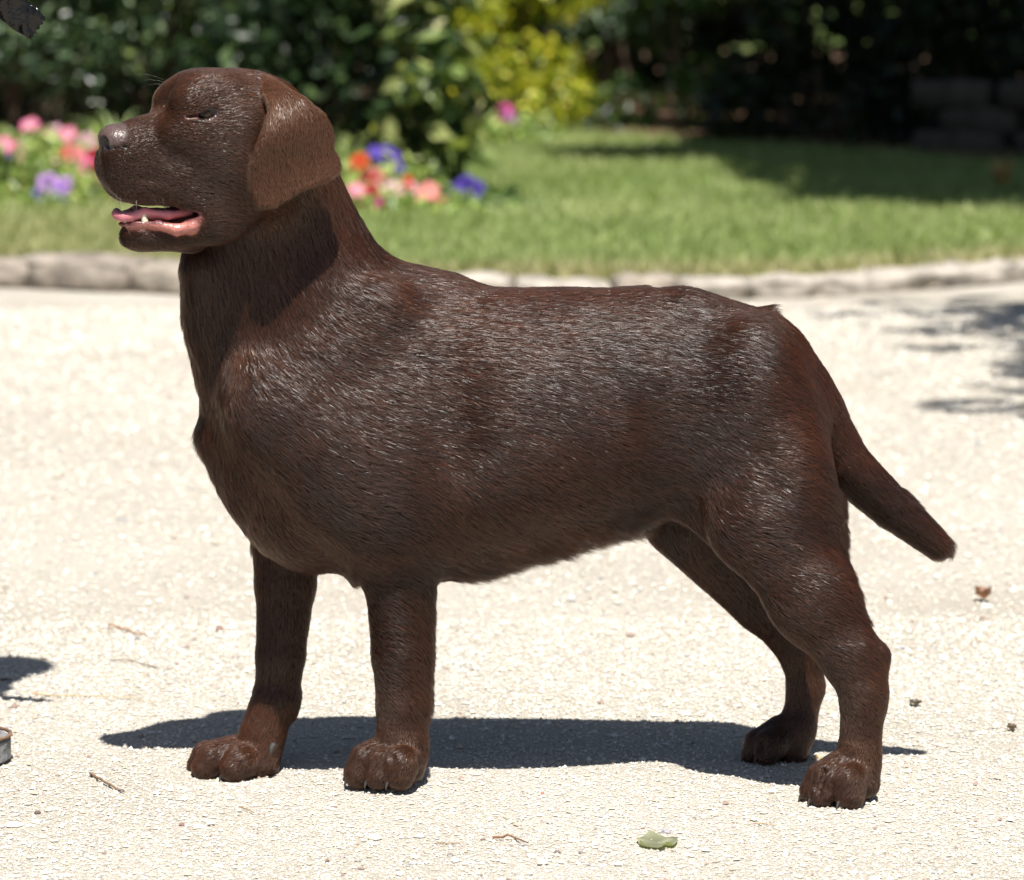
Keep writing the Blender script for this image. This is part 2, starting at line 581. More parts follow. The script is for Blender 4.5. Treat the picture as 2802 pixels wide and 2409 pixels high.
def stem_mesh(paths, seg=6):
    """Tapered tubes: paths = list of (points (m,3), r0, r1)."""
    V, Q = [], []
    for pts, r0, r1 in paths:
        pts = np.array(pts, float); m_ = len(pts); b0 = len(V)
        for i, p in enumerate(pts):
            d = unit(pts[min(i + 1, m_ - 1)] - pts[max(i - 1, 0)])
            u = unit(np.cross(d, (.3, .9, .2))); v = np.cross(d, u)
            r = r0 + (r1 - r0) * i / (m_ - 1)
            for j in range(seg):
                a = 2 * math.pi * j / seg
                V.append(p + r * (u * math.cos(a) + v * math.sin(a)))
        for i in range(m_ - 1):
            for j in range(seg):
                j2 = (j + 1) % seg
                Q.append((b0 + i * seg + j, b0 + i * seg + j2, b0 + (i + 1) * seg + j2, b0 + (i + 1) * seg + j))
    return np.array(V), np.array(Q)

def woody(name, base, clumps, n, size, cols, wts, label, cat, group=None, mat=None, trunk_r=.03, aspect=.55, seed=0, stems=5, shell=.5, jit=.9, droop=.2, trunk=None, var=.25):
    """A shrub or tree: base (x, y, z); clumps relative to the base; trunk and limbs reach into the clumps."""
    rg = np.random.default_rng(seed)
    root = empty(name, base, label, cat, group)
    paths = []
    fork = np.array(trunk if trunk is not None else (0, 0, .12))
    paths.append(([(0, 0, -.05), fork * .5 + rg.normal(0, .01, 3), fork], trunk_r * 1.25, trunk_r * .8))
    cl = np.array(clumps, float)
    for i in rg.choice(len(cl), min(stems, len(cl)), replace=False):
        e = cl[i, :3]
        m_ = (fork + e) / 2 + rg.normal(0, .06, 3) * np.linalg.norm(e - fork)
        paths.append(([fork, m_, e], trunk_r * .6, trunk_r * .18))
    V, Q = stem_mesh(paths)
    link('trunk', mesh_np('trunk', V, Q), root, M_bark)
    P, out = clump_points(cl, n, rg, shell)
    keep = P[:, 2] > .015
    P, out = P[keep], out[keep]
    V, Q, C = leaf_cloud(P, out, size, palette(len(P), rg, cols, wts, var), rg, aspect, droop, jit)
    me = mesh_np('crown', V, Q, smooth=False)
    point_color(me, 'tint', C)
    link('crown', me, root, mat or M_leaf)
    return root

def heap(rg, n, w, dpt, h, r):
    """Random clumps filling a mound w x dpt x h."""
    out = []
    for _ in range(n):
        z = rg.uniform(.05, 1) * h
        f = max(.12, 1 - .85 * z / h)
        out.append((rg.uniform(-w, w) * f, rg.uniform(-dpt, dpt) * f, z, r * rg.uniform(.6, 1.2), r * rg.uniform(.6, 1.2), r * rg.uniform(.5, 1.0)))
    return out

DARKG = [(.026, .052, .024), (.060, .11, .050), (.13, .20, .10), (.26, .33, .19)]  # the palest green mimics the bright glints of sunlit leaves
pr_ = np.random.default_rng(40)
Z0 = LAWN_Z
def gp(px_, dist):
    """Plan position under a photograph column at a distance from the camera."""
    return (px_ - 1401) / 1e4 * dist, dist - CAM_D
x_, y_ = gp(40, 14.9)
woody('evergreen_shrub', (x_, y_, Z0), heap(pr_, 40, .85, .75, 2.0, .25), 17000, .038, DARKG + [(.26, .33, .09)], [3, 4, 4, 2.4, 1.0], 'dense glossy evergreen shrub right behind the pink and lilac petunias', 'shrub', mat=M_gloss, seed=1)
x_, y_ = gp(470, 15.1)
woody('evergreen_shrub', (x_, y_, Z0), heap(pr_, 36, .70, .6, 2.0, .25), 12000, .038, DARKG, [4, 5, 2.5, .8], 'dark glossy evergreen shrub behind the dog\'s forehead, darker than its neighbour', 'shrub', mat=M_gloss, seed=2)
x_, y_ = gp(-560, 15.2)
woody('evergreen_shrub', (x_, y_, Z0), heap(pr_, 30, .8, .7, 2.0, .26), 9000, .040, DARKG, [3, 4, 3, 1], 'glossy evergreen shrub at the outer end of the flower bed', 'shrub', mat=M_gloss, seed=3)
x_, y_ = gp(900, 14.0)
woody('leafy_shrub', (x_, y_, Z0), heap(pr_, 30, .48, .45, 1.9, .26), 7500, .065, [(.016, .034, .012), (.028, .055, .018), (.06, .10, .03)], [5, 4, 1.2], 'deep green shrub between the dark evergreen and the pale variegated shrub', 'shrub', seed=4)
# variegated shrub: broad pale leaves
x_, y_ = gp(1140, 13.3)
cl = [(.03 + .08 * math.sin(k * 2.1), .05 * math.cos(k), .12 + .10 * k, .12, .14, .10) for k in range(16)]
woody('variegated_shrub', (x_, y_, Z0), cl, 1250, .105, [(.04, .075, .024), (.20, .27, .075), (.42, .46, .16), (.50, .50, .24)], [4.2, 2, 1.6, .8], 'variegated shrub with broad cream and green leaves above the red petunias', 'shrub', seed=5, aspect=.5, shell=.7, droop=.5, jit=.7, trunk_r=.018)
x_, y_ = gp(1390, 18.5)
woody('golden_shrub', (x_, y_, Z0), heap(pr_, 36, .50, .55, 1.9, .22), 12000, .046, [(.14, .20, .02), (.34, .38, .025), (.52, .50, .035), (.60, .50, .05)], [2.2, 3, 3, 1], 'golden yellow-leaved shrub at the far end of the lawn', 'shrub', seed=6)
x_, y_ = gp(1640, 18.6)
woody('grey_green_shrub', (x_, y_, Z0), [(a, b_, c + .30, d_, e, f) for a, b_, c, d_, e, f in heap(pr_, 24, .38, .4, 1.5, .18)], 6500, .042, [(.05, .09, .045), (.11, .17, .095), (.20, .26, .16)], [3, 3, 1.6], 'grey-green shrub with a bare forked trunk beside the golden shrub', 'shrub', seed=7, trunk=(.03, 0, .34), trunk_r=.04)
x_, y_ = gp(1870, 18.0)
woody('leafy_shrub', (x_, y_, Z0), heap(pr_, 26, .40, .4, 1.5, .20), 6500, .045, [(.025, .055, .018), (.05, .10, .025), (.13, .19, .03)], [4, 3, 1], 'mid-green shrub half in shade next to the grey-green shrub', 'shrub', seed=8)
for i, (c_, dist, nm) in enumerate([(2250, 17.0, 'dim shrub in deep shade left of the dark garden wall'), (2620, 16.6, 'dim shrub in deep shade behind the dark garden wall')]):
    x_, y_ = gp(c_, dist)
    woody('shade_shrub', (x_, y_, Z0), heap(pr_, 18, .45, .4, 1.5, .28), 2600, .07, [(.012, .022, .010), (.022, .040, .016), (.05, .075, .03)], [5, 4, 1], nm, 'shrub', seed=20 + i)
# wood behind everything
for i, (c_, dist, wh) in enumerate([(-500, 18.5, 'behind the outer end of the flower bed'), (150, 18.4, 'behind the sunlit evergreen shrub'), (620, 18.6, 'behind the darker evergreen shrub'), (1150, 23.4, 'in the gap left of the golden shrub'), (1700, 22.5, 'behind the grey-green shrub'), (2150, 22, 'behind the shade shrub left of the garden wall'), (2600, 21, 'straight behind the garden wall'), (3050, 20, 'past the far end of the garden wall'), (-1300, 18.2, 'left of the flower bed'), (-2300, 17.6, 'standing well left of the flower bed'), (-3500, 17, 'at the left end of the row'), (3900, 19, 'at the right end beyond the garden wall'), (4900, 18.4, 'last in the row beyond the garden wall')]):
    x_, y_ = gp(c_, dist)
    woody('background_tree', (x_, y_, Z0), [(0.9 * math.sin(k * 2.4) * (.4 + .6 * ((k * 7) % 5) / 4), .5 * math.cos(k * 1.7), .35 + .32 * k, .85, .6, .5) for k in range(13)], 4200, .15,
          [(.012, .024, .010), (.022, .042, .016), (.045, .075, .028)], [5, 4, 1], 'dense dark green tree of the wood ' + wh, 'tree', 'dark trees of the wood behind', seed=50 + i, trunk_r=.09, trunk=(0, 0, .9))
# tall trees whose crowns shade the back of the garden
def shade_tree(base, h, crown, n, seed, label, size=.24, rtr=.14, nc=34, lean=(0, 0)):
    rg = np.random.default_rng(seed)
    cl = []
    for _ in range(nc):
        d = unit(rg.standard_normal(3)) * rg.random() ** .4
        cl.append((crown[0] * d[0] + lean[0], crown[1] * d[1] + lean[1], h + crown[2] * d[2], crown[0] * .32, crown[1] * .32, crown[2] * .30))
    woody('shade_tree', base, cl, n, size, [(.03, .06, .02), (.05, .09, .03), (.08, .12, .04)], [3, 3, 1], label, 'tree', seed=seed, trunk_r=rtr, trunk=(0, 0, h * .6), stems=9, shell=.1)
shade_tree((3.75, 8.1, Z0), 5.2, (2.6, 2.5, 1.6), 26000, 71, 'tall tree with a broad crown shading the garden wall', size=.27)
shade_tree((3.8, 12.4, Z0), 5.0, (2.4, 2.8, 1.6), 22000, 72, 'tall tree rising from the deep shade behind the garden wall', size=.27)
shade_tree((6.6, 11.4, Z0), 4.6, (2.8, 2.8, 1.8), 11000, 75, 'tall broad tree beyond the far end of the garden wall', size=.27)
shade_tree((0.2, 18.6, Z0), 5.4, (2.8, 2.0, 1.6), 9000, 73, 'tall tree in the wood behind the golden shrub')
shade_tree((3.42, 2.0, 0), 4.6, (2.0, 2.2, 1.4), 19000, 74, 'tree beside the path whose shade falls on the gravel', size=.17, rtr=.11, nc=70)
shade_tree((3.0, 12.4, Z0), 4.3, (1.3, 1.9, 1.0), 18000, 76, 'unseen leaning tree added behind the garden wall to shade the lawn', size=.26, rtr=.09, lean=(-1.05, -2.2))  # extra tree added out of view, leaned to shade the far lawn

# lawn grass: nobody could count it
def grass():
    rg = np.random.default_rng(9)
    n = 190000
    dist = 9.2 + 11.2 * rg.random(n) ** 1.3
    x = rg.uniform(-.32, .32, n) * dist
    y = dist - CAM_D
    ok = (y > kerb_y(x) + kerb_size(x)[0] - .03)
    bed = (x < -.10) & (y > 8.55) & (y < 11.4)
    ok &= ~bed
    x, y = x[ok], y[ok]
    n = len(x)
    z = np.full(n, LAWN_Z - .004)
    h = rg.uniform(.018, .045, n) * (1 + .6 * (vnoise(np.stack((x, y, z), 1), .35, 5) - .3))
    near = smoothstep(.55, .25, y - kerb_y(x) - .1 * vnoise(np.stack((x, y, z), 1), .3, 6))
    a = rg.uniform(0, 2 * math.pi, n)
    w = .0042 + .003 * rg.random(n)
    u = np.stack((np.cos(a), np.sin(a), 0 * a), 1)
    lean = rg.normal(0, .5, (n, 3)) * (1, 1, 0)
    P = np.stack((x, y, z), 1)
    V = np.stack((P - u * w[:, None], P + u * w[:, None], P + (lean * h[:, None]) + np.stack((0 * h, 0 * h, h), 1)), 1).reshape(-1, 3)
    k = np.arange(n)[:, None] * 3
    T = k + [0, 1, 2]
    big = vnoise(P, .8, 15)
    c = np.array((.23, .30, .095)) + (np.array((.44, .48, .22)) - np.array((.23, .30, .095))) * np.clip(.2 + .9 * (big - .3) + .3 * rg.standard_normal(n), 0, 1)[:, None]
    dry = np.array((.42, .36, .20))
    c = c + (dry - c) * np.clip(.75 * near + .10 * (rg.random(n) > .8), 0, 1)[:, None]
    leftdry = smoothstep(-.4, -1.1, x) * .55 * smoothstep(9.0, 7.2, y)
    c = c + (dry - c) * leftdry[:, None]
    me = mesh_np('grass', V, T, smooth=False)
    point_color(me, 'tint', np.repeat(c, 3, 0))
    o = link('grass', me, None, leaf_mat('grass blade', .55, .3, .35))
    tag(o, 'short mown grass of the lawn, dry along the kerb', 'grass', kind='stuff')
grass()

# ------------------------------------------------------------------ bedding flowers
def blossom_mesh(name, col, throat):
    V, C, Q = [], [], []
    n = 20
    for r, z, f in ((.10, -.55, 0), (.32, -.12, .35), (.72, .06, .9), (1.0, -.02, 1.0)):
        for j in range(n):
            a = 2 * math.pi * j / n
            k = 1 + .10 * math.cos(5 * a) * (r > .5)
            V.append((r * k * math.cos(a), r * k * math.sin(a), z + .07 * math.sin(10 * a) * (r > .9)))
            C.append(np.array(throat) * (1 - f) + np.array(col) * f)
    for i in range(3):
        for j in range(n):
            j2 = (j + 1) % n
            Q.append((i * n + j, i * n + j2, (i + 1) * n + j2, (i + 1) * n + j))
    me = mesh_np(name, np.array(V) * .036, np.array(Q))
    point_color(me, 'tint', np.array(C))
    me.materials.append(M_petal)
    return me
FC = {'pink': ((.78, .16, .34), (.85, .6, .6)), 'pale pink': ((.80, .42, .55), (.85, .75, .7)), 'red': ((.62, .025, .05), (.4, .02, .03)), 'orange-red': ((.68, .07, .02), (.5, .05, .02)),
      'magenta': ((.62, .03, .26), (.3, .02, .2)), 'salmon': ((.80, .22, .24), (.85, .5, .4)), 'lilac': ((.55, .30, .72), (.35, .2, .6)), 'violet': ((.11, .065, .42), (.06, .03, .3))}
BLO = {k: blossom_mesh('blossom', *v) for k, v in FC.items()}
def bed_plant(blooms, label, group=None, seed=0, dist=None, foliage=420, spread=.17, green=((.16, .25, .06), (.28, .37, .09), (.42, .48, .15))):
    """blooms: rows (colour, px, py, size). The plant stands under them in the bed."""
    rg = np.random.default_rng(300 + seed)
    cx = np.mean([b_[1] for b_ in blooms]); low_ = max(b_[2] for b_ in blooms)
    dist = dist or 12.15 + max(0, (575 - low_)) / 230 * 1.5
    X, Y = (cx - 1401) / 1e4 * dist, dist - CAM_D
    root = empty('petunia_plant', (X, Y, LAWN_Z), label, 'flower', group)
    n = foliage
    pts = [at(b_[1], b_[2], Y) - (X, Y, LAWN_Z) for b_ in blooms]
    P = []
    for p in pts:
        top = max(p[2] - .01, .03)
        m_ = n // len(pts)
        q = rg.normal(0, spread * .55, (m_, 3)); q[:, 0] += p[0]
        q[:, 2] = rg.random(m_) ** .8 * top
        P.append(q)
    P = np.concatenate(P)
    V, Q, C = leaf_cloud(P, unit(P * (1, 1, .3) + (0, -.02, .05)), .042, palette(len(P), rg, green, [3, 3, 2], .2), rg, .5, .1, .8)
    me = mesh_np('foliage', V, Q, smooth=False); point_color(me, 'tint', C)
    link('foliage', me, root, M_leaf)
    for (c_, bx_, by_, sz), p in zip(blooms, pts):
        o = link('blossom', BLO[c_], root)
        o.location = p + np.array((0, -.05, 0))
        o.scale = (sz,) * 3
        o.rotation_euler = (R(62) + rg.normal(0, .3), rg.normal(0, .3), rg.normal(0, .5))
    return root
bed_plant([('pink', 85, 340, 1.0), ('pale pink', 150, 352, .8), ('pink', 118, 362, .7)], 'tall pink petunia rising in front of the glossy evergreen shrub', seed=1, dist=13.9)
bed_plant([('pink', 190, 365, .9), ('pale pink', 246, 390, 1.05)], 'pink petunia with one paler bloom, behind the dog\'s nose', seed=2, dist=13.7)
bed_plant([('pink', 14, 395, 1.0), ('pink', 50, 412, 1.0), ('pale pink', -40, 400, .9)], 'pink petunia at the outer part of the bed above the dry lawn strip', seed=3, dist=13.3)
bed_plant([('salmon', 198, 424, 1.1), ('pink', 222, 440, 1.1), ('pale pink', 172, 440, .8), ('orange-red', 176, 418, .6)], 'petunia with mixed salmon and pink blooms left of the red one', seed=4, dist=13.0)
bed_plant([('red', 262, 430, 1.0), ('red', 268, 446, .9), ('pink', 250, 466, 1.25), ('pale pink', 262, 492, 1.1)], 'petunia with red and pink blooms right by the dog\'s lips', seed=5, dist=12.8)
bed_plant([('lilac', 136, 500, 1.05), ('lilac', 176, 506, 1.05), ('violet', 118, 524, .9), ('violet', 150, 532, 1.1), ('violet', 176, 530, .9)], 'low petunia with lilac blooms over deep violet ones', seed=6, dist=12.6)
bed_plant([('violet', 34, 440, .8)], 'small violet petunia among pale green leaves', seed=7, dist=13.1, foliage=340)
bed_plant([('violet', 1035, 415, 1.0), ('violet', 1062, 430, 1.3), ('violet', 1050, 452, 1.3), ('violet', 1080, 455, 1.0)], 'violet-blue flower clump under the variegated shrub', seed=8, dist=12.9)
bed_plant([('orange-red', 985, 440, .9), ('red', 975, 492, .9), ('salmon', 1025, 488, 1.1), ('red', 1003, 482, .8)], 'petunia with orange-red and red blooms beside the dog\'s ear', seed=9, dist=12.6)
bed_plant([('pink', 980, 518, .9), ('magenta', 1015, 548, 1.15), ('red', 1036, 572, .9), ('red', 1012, 528, .8), ('pink', 968, 566, .9)], 'low petunia with magenta and red blooms behind the dog\'s neck', seed=10, dist=12.2)
bed_plant([('pale pink', 1075, 518, 1.15), ('pale pink', 1112, 524, 1.15), ('salmon', 1096, 540, 1.0), ('orange-red', 1122, 496, .7)], 'petunia with pale pink blooms at the front of the bed', seed=11, dist=12.4)
bed_plant([('salmon', 1175, 520, .95), ('salmon', 1150, 560, 1.0), ('salmon', 1188, 554, 1.1), ('salmon', 1160, 545, .8)], 'petunia with coral-salmon blooms at the right end of the bed', seed=12, dist=12.2)
bed_plant([('violet', 1252, 520, 1.0), ('violet', 1276, 508, 1.1), ('violet', 1290, 528, 1.2), ('violet', 1304, 516, .9), ('violet', 1284, 545, .9)], 'lone clump of violet flowers standing out on the lawn', seed=13, dist=12.5, green=((.06, .12, .04), (.10, .17, .05), (.14, .2, .06)))
bed_plant([('orange-red', 1212, 268, .8), ('salmon', 1236, 272, .6)], 'small orange-red flower far back beside the variegated shrub', seed=14, dist=16.4)
bed_plant([('magenta', 1380, 306, 1.2), ('lilac', 1402, 322, 1.2)], 'petunia with one magenta and one lilac bloom in front of the golden shrub', seed=15, dist=16.8, foliage=420, spread=.2)
bed_plant([('pale pink', 1306, 314, .9)], 'faint pale pink petunia at the far edge of the lawn', seed=16, dist=17.0, foliage=300, spread=.2)
# strap-leaved plants of the bed
def strap_plant(px_, dist, n, h, seed, label):
    rg = np.random.default_rng(seed)
    x_, y_ = gp(px_, dist)
    root = empty('strap_leaf_plant', (x_, y_, LAWN_Z), label, 'plant', 'strap-leaved plants in the flower bed')
    V, Q, C = [], [], []
    for i in range(n):
        a = rg.uniform(0, 6.28); d = np.array((math.cos(a), math.sin(a), 0)); u = np.array((-d[1], d[0], 0))
        hh = h * rg.uniform(.7, 1.1); b0 = len(V)
        for k in range(5):
            s_ = k / 4
            c = d * hh * .55 * s_ ** 2 + np.array((0, 0, hh * (s_ - .35 * s_ ** 3)))
            w = .011 * (1 - s_ ** 2) + .001
            V += [c - u * w, c + u * w]; C += [(.26, .33, .14)] * 2
        for k in range(4):
            Q.append((b0 + 2 * k, b0 + 2 * k + 1, b0 + 2 * k + 3, b0 + 2 * k + 2))
    me = mesh_np('leaves', np.array(V), np.array(Q)); point_color(me, 'tint', np.array(C))
    o = link('leaves', me, root, M_leaf)
strap_plant(20, 13.0, 26, .34, 1, 'pale arching strap leaves next to the small violet petunia')
strap_plant(320, 13.9, 26, .40, 2, 'tall pale strap leaves rising behind the dog\'s muzzle')
strap_plant(960, 13.1, 22, .30, 3, 'pale strap leaves just behind the dog\'s ear and the orange-red petunia')

# ------------------------------------------------------------------ low wall in the shade, a leaf on the lawn
wall = empty('garden_wall', (2.5, 11.9, LAWN_Z), 'low dark stone wall in the deep shade of the trees', 'wall')
wr_ = np.random.default_rng(17)
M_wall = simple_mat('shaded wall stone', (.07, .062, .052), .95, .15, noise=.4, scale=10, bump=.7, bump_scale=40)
for row in range(3):
    x = -.75 + .12 * (row % 2)
    while x < 2.6:
        w = wr_.uniform(.28, .46)
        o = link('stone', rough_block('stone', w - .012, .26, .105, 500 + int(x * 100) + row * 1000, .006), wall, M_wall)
        o.location = (x + w / 2, -.25 * (x + w / 2) + wr_.normal(0, .008), row * .108)
        o.rotation_euler = (0, 0, math.atan(-.25))
        x += w
# ------------------------------------------------------------------ the dog: a brown labrador standing side-on, facing left, mouth open
DC = -0.07                                   # depth of its middle plane
def px(r, d=DC):
    return r * (CAM_D + d) / 1e4
def V3(x, y, d=DC):
    return at(x, y, d)
def fl(dx, dy, dd=0.0):
    """A coat direction from a picture-plane direction (x right, y down)."""
    return np.array((dx, dd, -dy), float)

dog = Solid()
def C(x0, y0, d0, r0, x1, y1, d1, r1, ysc=1.0, k=30, **kw):
    return dog.cone(V3(x0, y0, d0), V3(x1, y1, d1), px(r0, d0), px(r1, d1), ysc, k=px(k), **kw)
def E(x, y, d, rx, ry_mm, rz, tilt=0.0, k=30, **kw):
    """Ellipsoid; tilt turns it in the picture plane (degrees, clockwise as seen)."""
    t = R(tilt)
    M = np.array(((math.cos(t), 0, -math.sin(t)), (0, 1, 0), (math.sin(t), 0, math.cos(t))))
    return dog.ell(V3(x, y, d), (px(rx, d), ry_mm / 1000, px(rz, d)), M, k=px(k), **kw)

# --- trunk: stations (x, top, bottom, half width in mm)
st = np.array([
    (880, 735, 1500, 78), (960, 745, 1595, 92), (1060, 755, 1598, 102), (1180, 772, 1585, 110), (1300, 786, 1552, 114), (1420, 792, 1518, 113),
    (1540, 790, 1482, 109), (1660, 792, 1450, 102), (1760, 786, 1420, 95), (1850, 802, 1390, 90), (1940, 826, 1370, 88),
    (2030, 862, 1350, 84), (2100, 905, 1330, 74), (2150, 970, 1280, 58)], float)
_w0, _w1 = V3(st[:, 0], st[:, 1]), V3(st[:, 0], st[:, 2])
ts_x = _w0[:, 0]; ts_t = _w0[:, 2]; ts_b = _w1[:, 2]; ts_w = st[:, 3] / 1000
def trunk(X, Y, Z):
    xc = np.clip(X, ts_x[0], ts_x[-1])
    top, bot, w = np.interp(xc, ts_x, ts_t), np.interp(xc, ts_x, ts_b), np.interp(xc, ts_x, ts_w)
    cz, h = (top + bot) / 2, (top - bot) / 2
    cap = np.where(X < xc, 0.07, 0.055)
    q = np.abs(X - xc) / cap
    s = np.sqrt(np.clip(1 - q * q, 0.02, 1))
    h, w = h * s, w * s
    v = (Z - cz) / h
    # fuller low on the ribs than along the spine
    w = w * (1 - 0.16 * np.clip(v, -1, 1))
    u = (Y - DC) / w
    n = 2.3
    rho = (np.abs(u) ** n + np.abs(v) ** n) ** (1 / n)
    return (rho - 1) * np.minimum(h, w) * 0.9 + np.maximum(np.abs(X - xc) - cap, 0)
dog.fn(trunk, (ts_x[0] - 0.08, DC - 0.13, ts_b.min() - 0.01), (ts_x[-1] + 0.06, DC + 0.13, ts_t.max() + 0.01), k=px(40), flow=fl(1, 0.22), fur=1.0)

# --- fore chest, shoulders
E(742, 1205, DC, 165, 76, 300, -8, k=60, flow=fl(0.35, 1), fur=0.9)
E(852, 1408, DC, 165, 68, 158, 32, k=50, flow=fl(0.8, 0.6), fur=1.1)
C(596, 1185, DC - .008, 40, 722, 1345, DC - .01, 78, k=50, flow=fl(-0.2, 1), fur=1.3)
C(718, 1000, DC, 140, 716, 1220, DC, 140, .62, k=50, flow=fl(0.1, 1))
C(602, 1196, DC - .010, 48, 850, 1212, DC - .072, 66, 1, k=40, flow=fl(0.2, 1), fur=1.0)   # breast muscle
E(705, 1050, DC - .046, 95, 46, 130, 0, k=80, flow=fl(0.3, 1), fur=0.95)
for s in (-1, 1):                                                  # -1 is the side towards the camera
    dd = DC + s * 0.062
    C(1000, 860, dd - s * .006, 85, 810, 1140, dd + s * .014, 120, .62, k=110, flow=fl(0.8, 0.6), fur=0.9)     # shoulder blade
    C(790, 1160, dd + s * .014, 108, 1060, 1440, dd + s * .016, 105, .62, k=80, flow=fl(0.85, 0.5), fur=0.9)  # upper arm
    E(1010, 1270, dd + s * .006, 170, 40, 210, 30, k=110, flow=fl(0.9, 0.4))

# --- neck
C(712, 470, -.112, 160, 772, 830, -.08, 252, .60, k=60, flow=fl(0.25, 1), fur=1.0)
C(780, 830, -.08, 248, 870, 1060, DC, 245, .66, k=70, flow=fl(0.35, 1))
C(660, 640, -.108, 146, 728, 1080, -.08, 154, .62, k=50, flow=fl(0.05, 1), fur=1.3)
C(795, 440, -.105, 98, 930, 775, -.08, 116, .75, k=60, flow=fl(0.4, 1), fur=0.9)
C(985, 806, DC, 92, 1190, 870, DC, 104, .8, k=80, flow=fl(1, 0.45), fur=0.9)
C(556, 720, -.122, 46, 610, 1010, -.085, 40, 1, k=60, flow=fl(0.05, 1), fur=1.3)   # loose skin of the throat

# --- rump
E(2040, 1070, DC, 155, 84, 205, 28, k=50, flow=fl(0.8, 0.6))
C(1880, 882, DC, 78, 2085, 950, DC, 84, .95, k=60, flow=fl(1, 0.35))

# --- hind legs (thigh, second thigh, hock, rear pastern)
# near
E(2085, 1180, -.120, 160, 46, 300, -12, k=80, flow=fl(0.9, 0.4), fur=0.95)
E(2160, 1390, -.136, 138, 46, 240, -6, k=70, flow=fl(0.9, 0.45), fur=0.95)
C(2220, 1400, -.125, 68, 2244, 1560, -.145, 66, .7, k=40, flow=fl(0.3, 1), fur=1.1)
C(2010, 1230, -.118, 130, 2060, 1440, -.15, 118, .75, k=60, flow=fl(0.9, 0.4), fur=0.95)
C(2085, 1420, -.152, 128, 2225, 1650, -.172, 112, .62, k=50, flow=fl(0.95, 0.35), fur=0.85)
C(2225, 1640, -.172, 112, 2325, 1800, -.182, 76, .6, k=40, flow=fl(0.95, 0.3), fur=0.6)
C(2238, 1560, -.160, 64, 2322, 1715, -.176, 40, .6, k=26, flow=fl(0.4, 1), fur=0.75)
C(2322, 1715, -.176, 40, 2398, 1800, -.182, 31, .6, k=20, flow=fl(0.6, .8), fur=0.6)
C(2325, 1790, -.182, 72, 2362, 1900, -.185, 60, .72, k=30, flow=fl(0.9, 0.4), fur=0.5)
C(2398, 1795, -.182, 33, 2372, 1930, -.185, 48, .75, k=22, flow=fl(0.0, 1), fur=0.5)
C(2362, 1900, -.185, 59, 2352, 2080, -.188, 56, .78, k=24, flow=fl(0.85, 0.5), fur=0.5)
# far
E(2000, 1250, -.02, 170, 46, 250, -30, k=50, flow=fl(0.5, 0.9))
C(1900, 1395, -.01, 150, 2095, 1630, .012, 102, .62, k=50, flow=fl(0.6, 0.8), fur=0.8)
C(2100, 1625, .012, 98, 2192, 1785, .020, 58, .6, k=26, flow=fl(0.5, 0.9), fur=0.6)
C(2140, 1570, .012, 70, 2238, 1790, .020, 34, .6, k=40, flow=fl(0.4, 1), fur=0.6)
C(2194, 1780, .020, 58, 2205, 1880, .020, 48, .72, k=22, flow=fl(0.1, 1), fur=0.5)
C(2205, 1880, .020, 47, 2182, 2000, .016, 48, .78, k=22, flow=fl(-0.1, 1), fur=0.5)

# --- fore legs
# near: elbow, forearm, wrist, pastern
C(1085, 1400, -.128, 100, 1092, 1590, -.130, 92, .62, k=50, flow=fl(0.85, 0.6), fur=0.8)
C(1132, 1460, -.125, 40, 1138, 1600, -.128, 28, .9, k=40, flow=fl(0.1, 1), fur=0.9)
C(1092, 1590, -.130, 92, 1098, 1790, -.131, 80, .66, k=12, flow=fl(0.95, 0.3), fur=0.75)
C(1098, 1790, -.131, 80, 1100, 1930, -.132, 68, .7, k=12, flow=fl(0.9, 0.4), fur=0.6)
C(1100, 1930, -.132, 69, 1098, 2050, -.134, 68, .76, k=12, flow=fl(0.7, 0.7), fur=0.55)
C(1140, 1560, -.128, 26, 1150, 1940, -.13, 20, .8, k=30, flow=fl(0.35, 1), fur=1.2)
# far
C(790, 1400, -.01, 106, 780, 1600, -.015, 83, .62, k=50, flow=fl(0.0, 1), fur=0.75)
C(782, 1600, -.015, 80, 768, 1790, -.018, 66, .66, k=12, flow=fl(0.0, 1), fur=0.65)
C(768, 1790, -.018, 66, 757, 1910, -.020, 60, .7, k=12, flow=fl(-0.1, 1), fur=0.55)
C(755, 1910, -.020, 64, 712, 2020, -.023, 60, .78, k=12, flow=fl(-0.4, 1), fur=0.5)
C(795, 1900, -.018, 24, 790, 1950, -.02, 22, .8, k=20, flow=fl(0.0, 1), fur=0.5)

# --- tail
C(2140, 985, DC - .006, 72, 2232, 1110, DC - .004, 66, 1, k=40, flow=fl(0.5, 0.85), fur=0.8)
C(2236, 1110, DC - .004, 62, 2312, 1272, DC, 70, 1, k=20, flow=fl(0.5, 0.8), fur=0.8)
C(2312, 1272, DC, 70, 2440, 1390, DC + .004, 56, 1, k=8, flow=fl(0.75, 0.66), fur=0.75)
C(2440, 1390, DC + .004, 56, 2566, 1496, DC + .008, 37, 1, k=8, flow=fl(0.78, 0.62), fur=0.7)

# --- belly, groin
C(1700, 1390, DC, 42, 1870, 1385, DC, 26, 1.5, k=40, flow=fl(0.6, 0.7), fur=0.8)
C(1830, 1330, DC - .05, 60, 1960, 1420, -.13, 60, .35, k=50, flow=fl(0.5, 0.8), fur=0.9)   # flank fold
C(1800, 1405, DC, 16, 1822, 1424, DC, 8, 1, k=16, flow=fl(0.3, 1), fur=0.3, mark=1)

dog.ell(V3(1825, 1205, -.182), (px(62), .016, px(130)), np.array(((math.cos(.25), 0, math.sin(.25)), (0, 1, 0), (-math.sin(.25), 0, math.cos(.25)))), op='cut', k=px(70))   # hollow of the flank
dog.ell(V3(1225, 1000, -.204), (px(46), .016, px(210)), op='cut', k=px(130))   # behind the shoulder

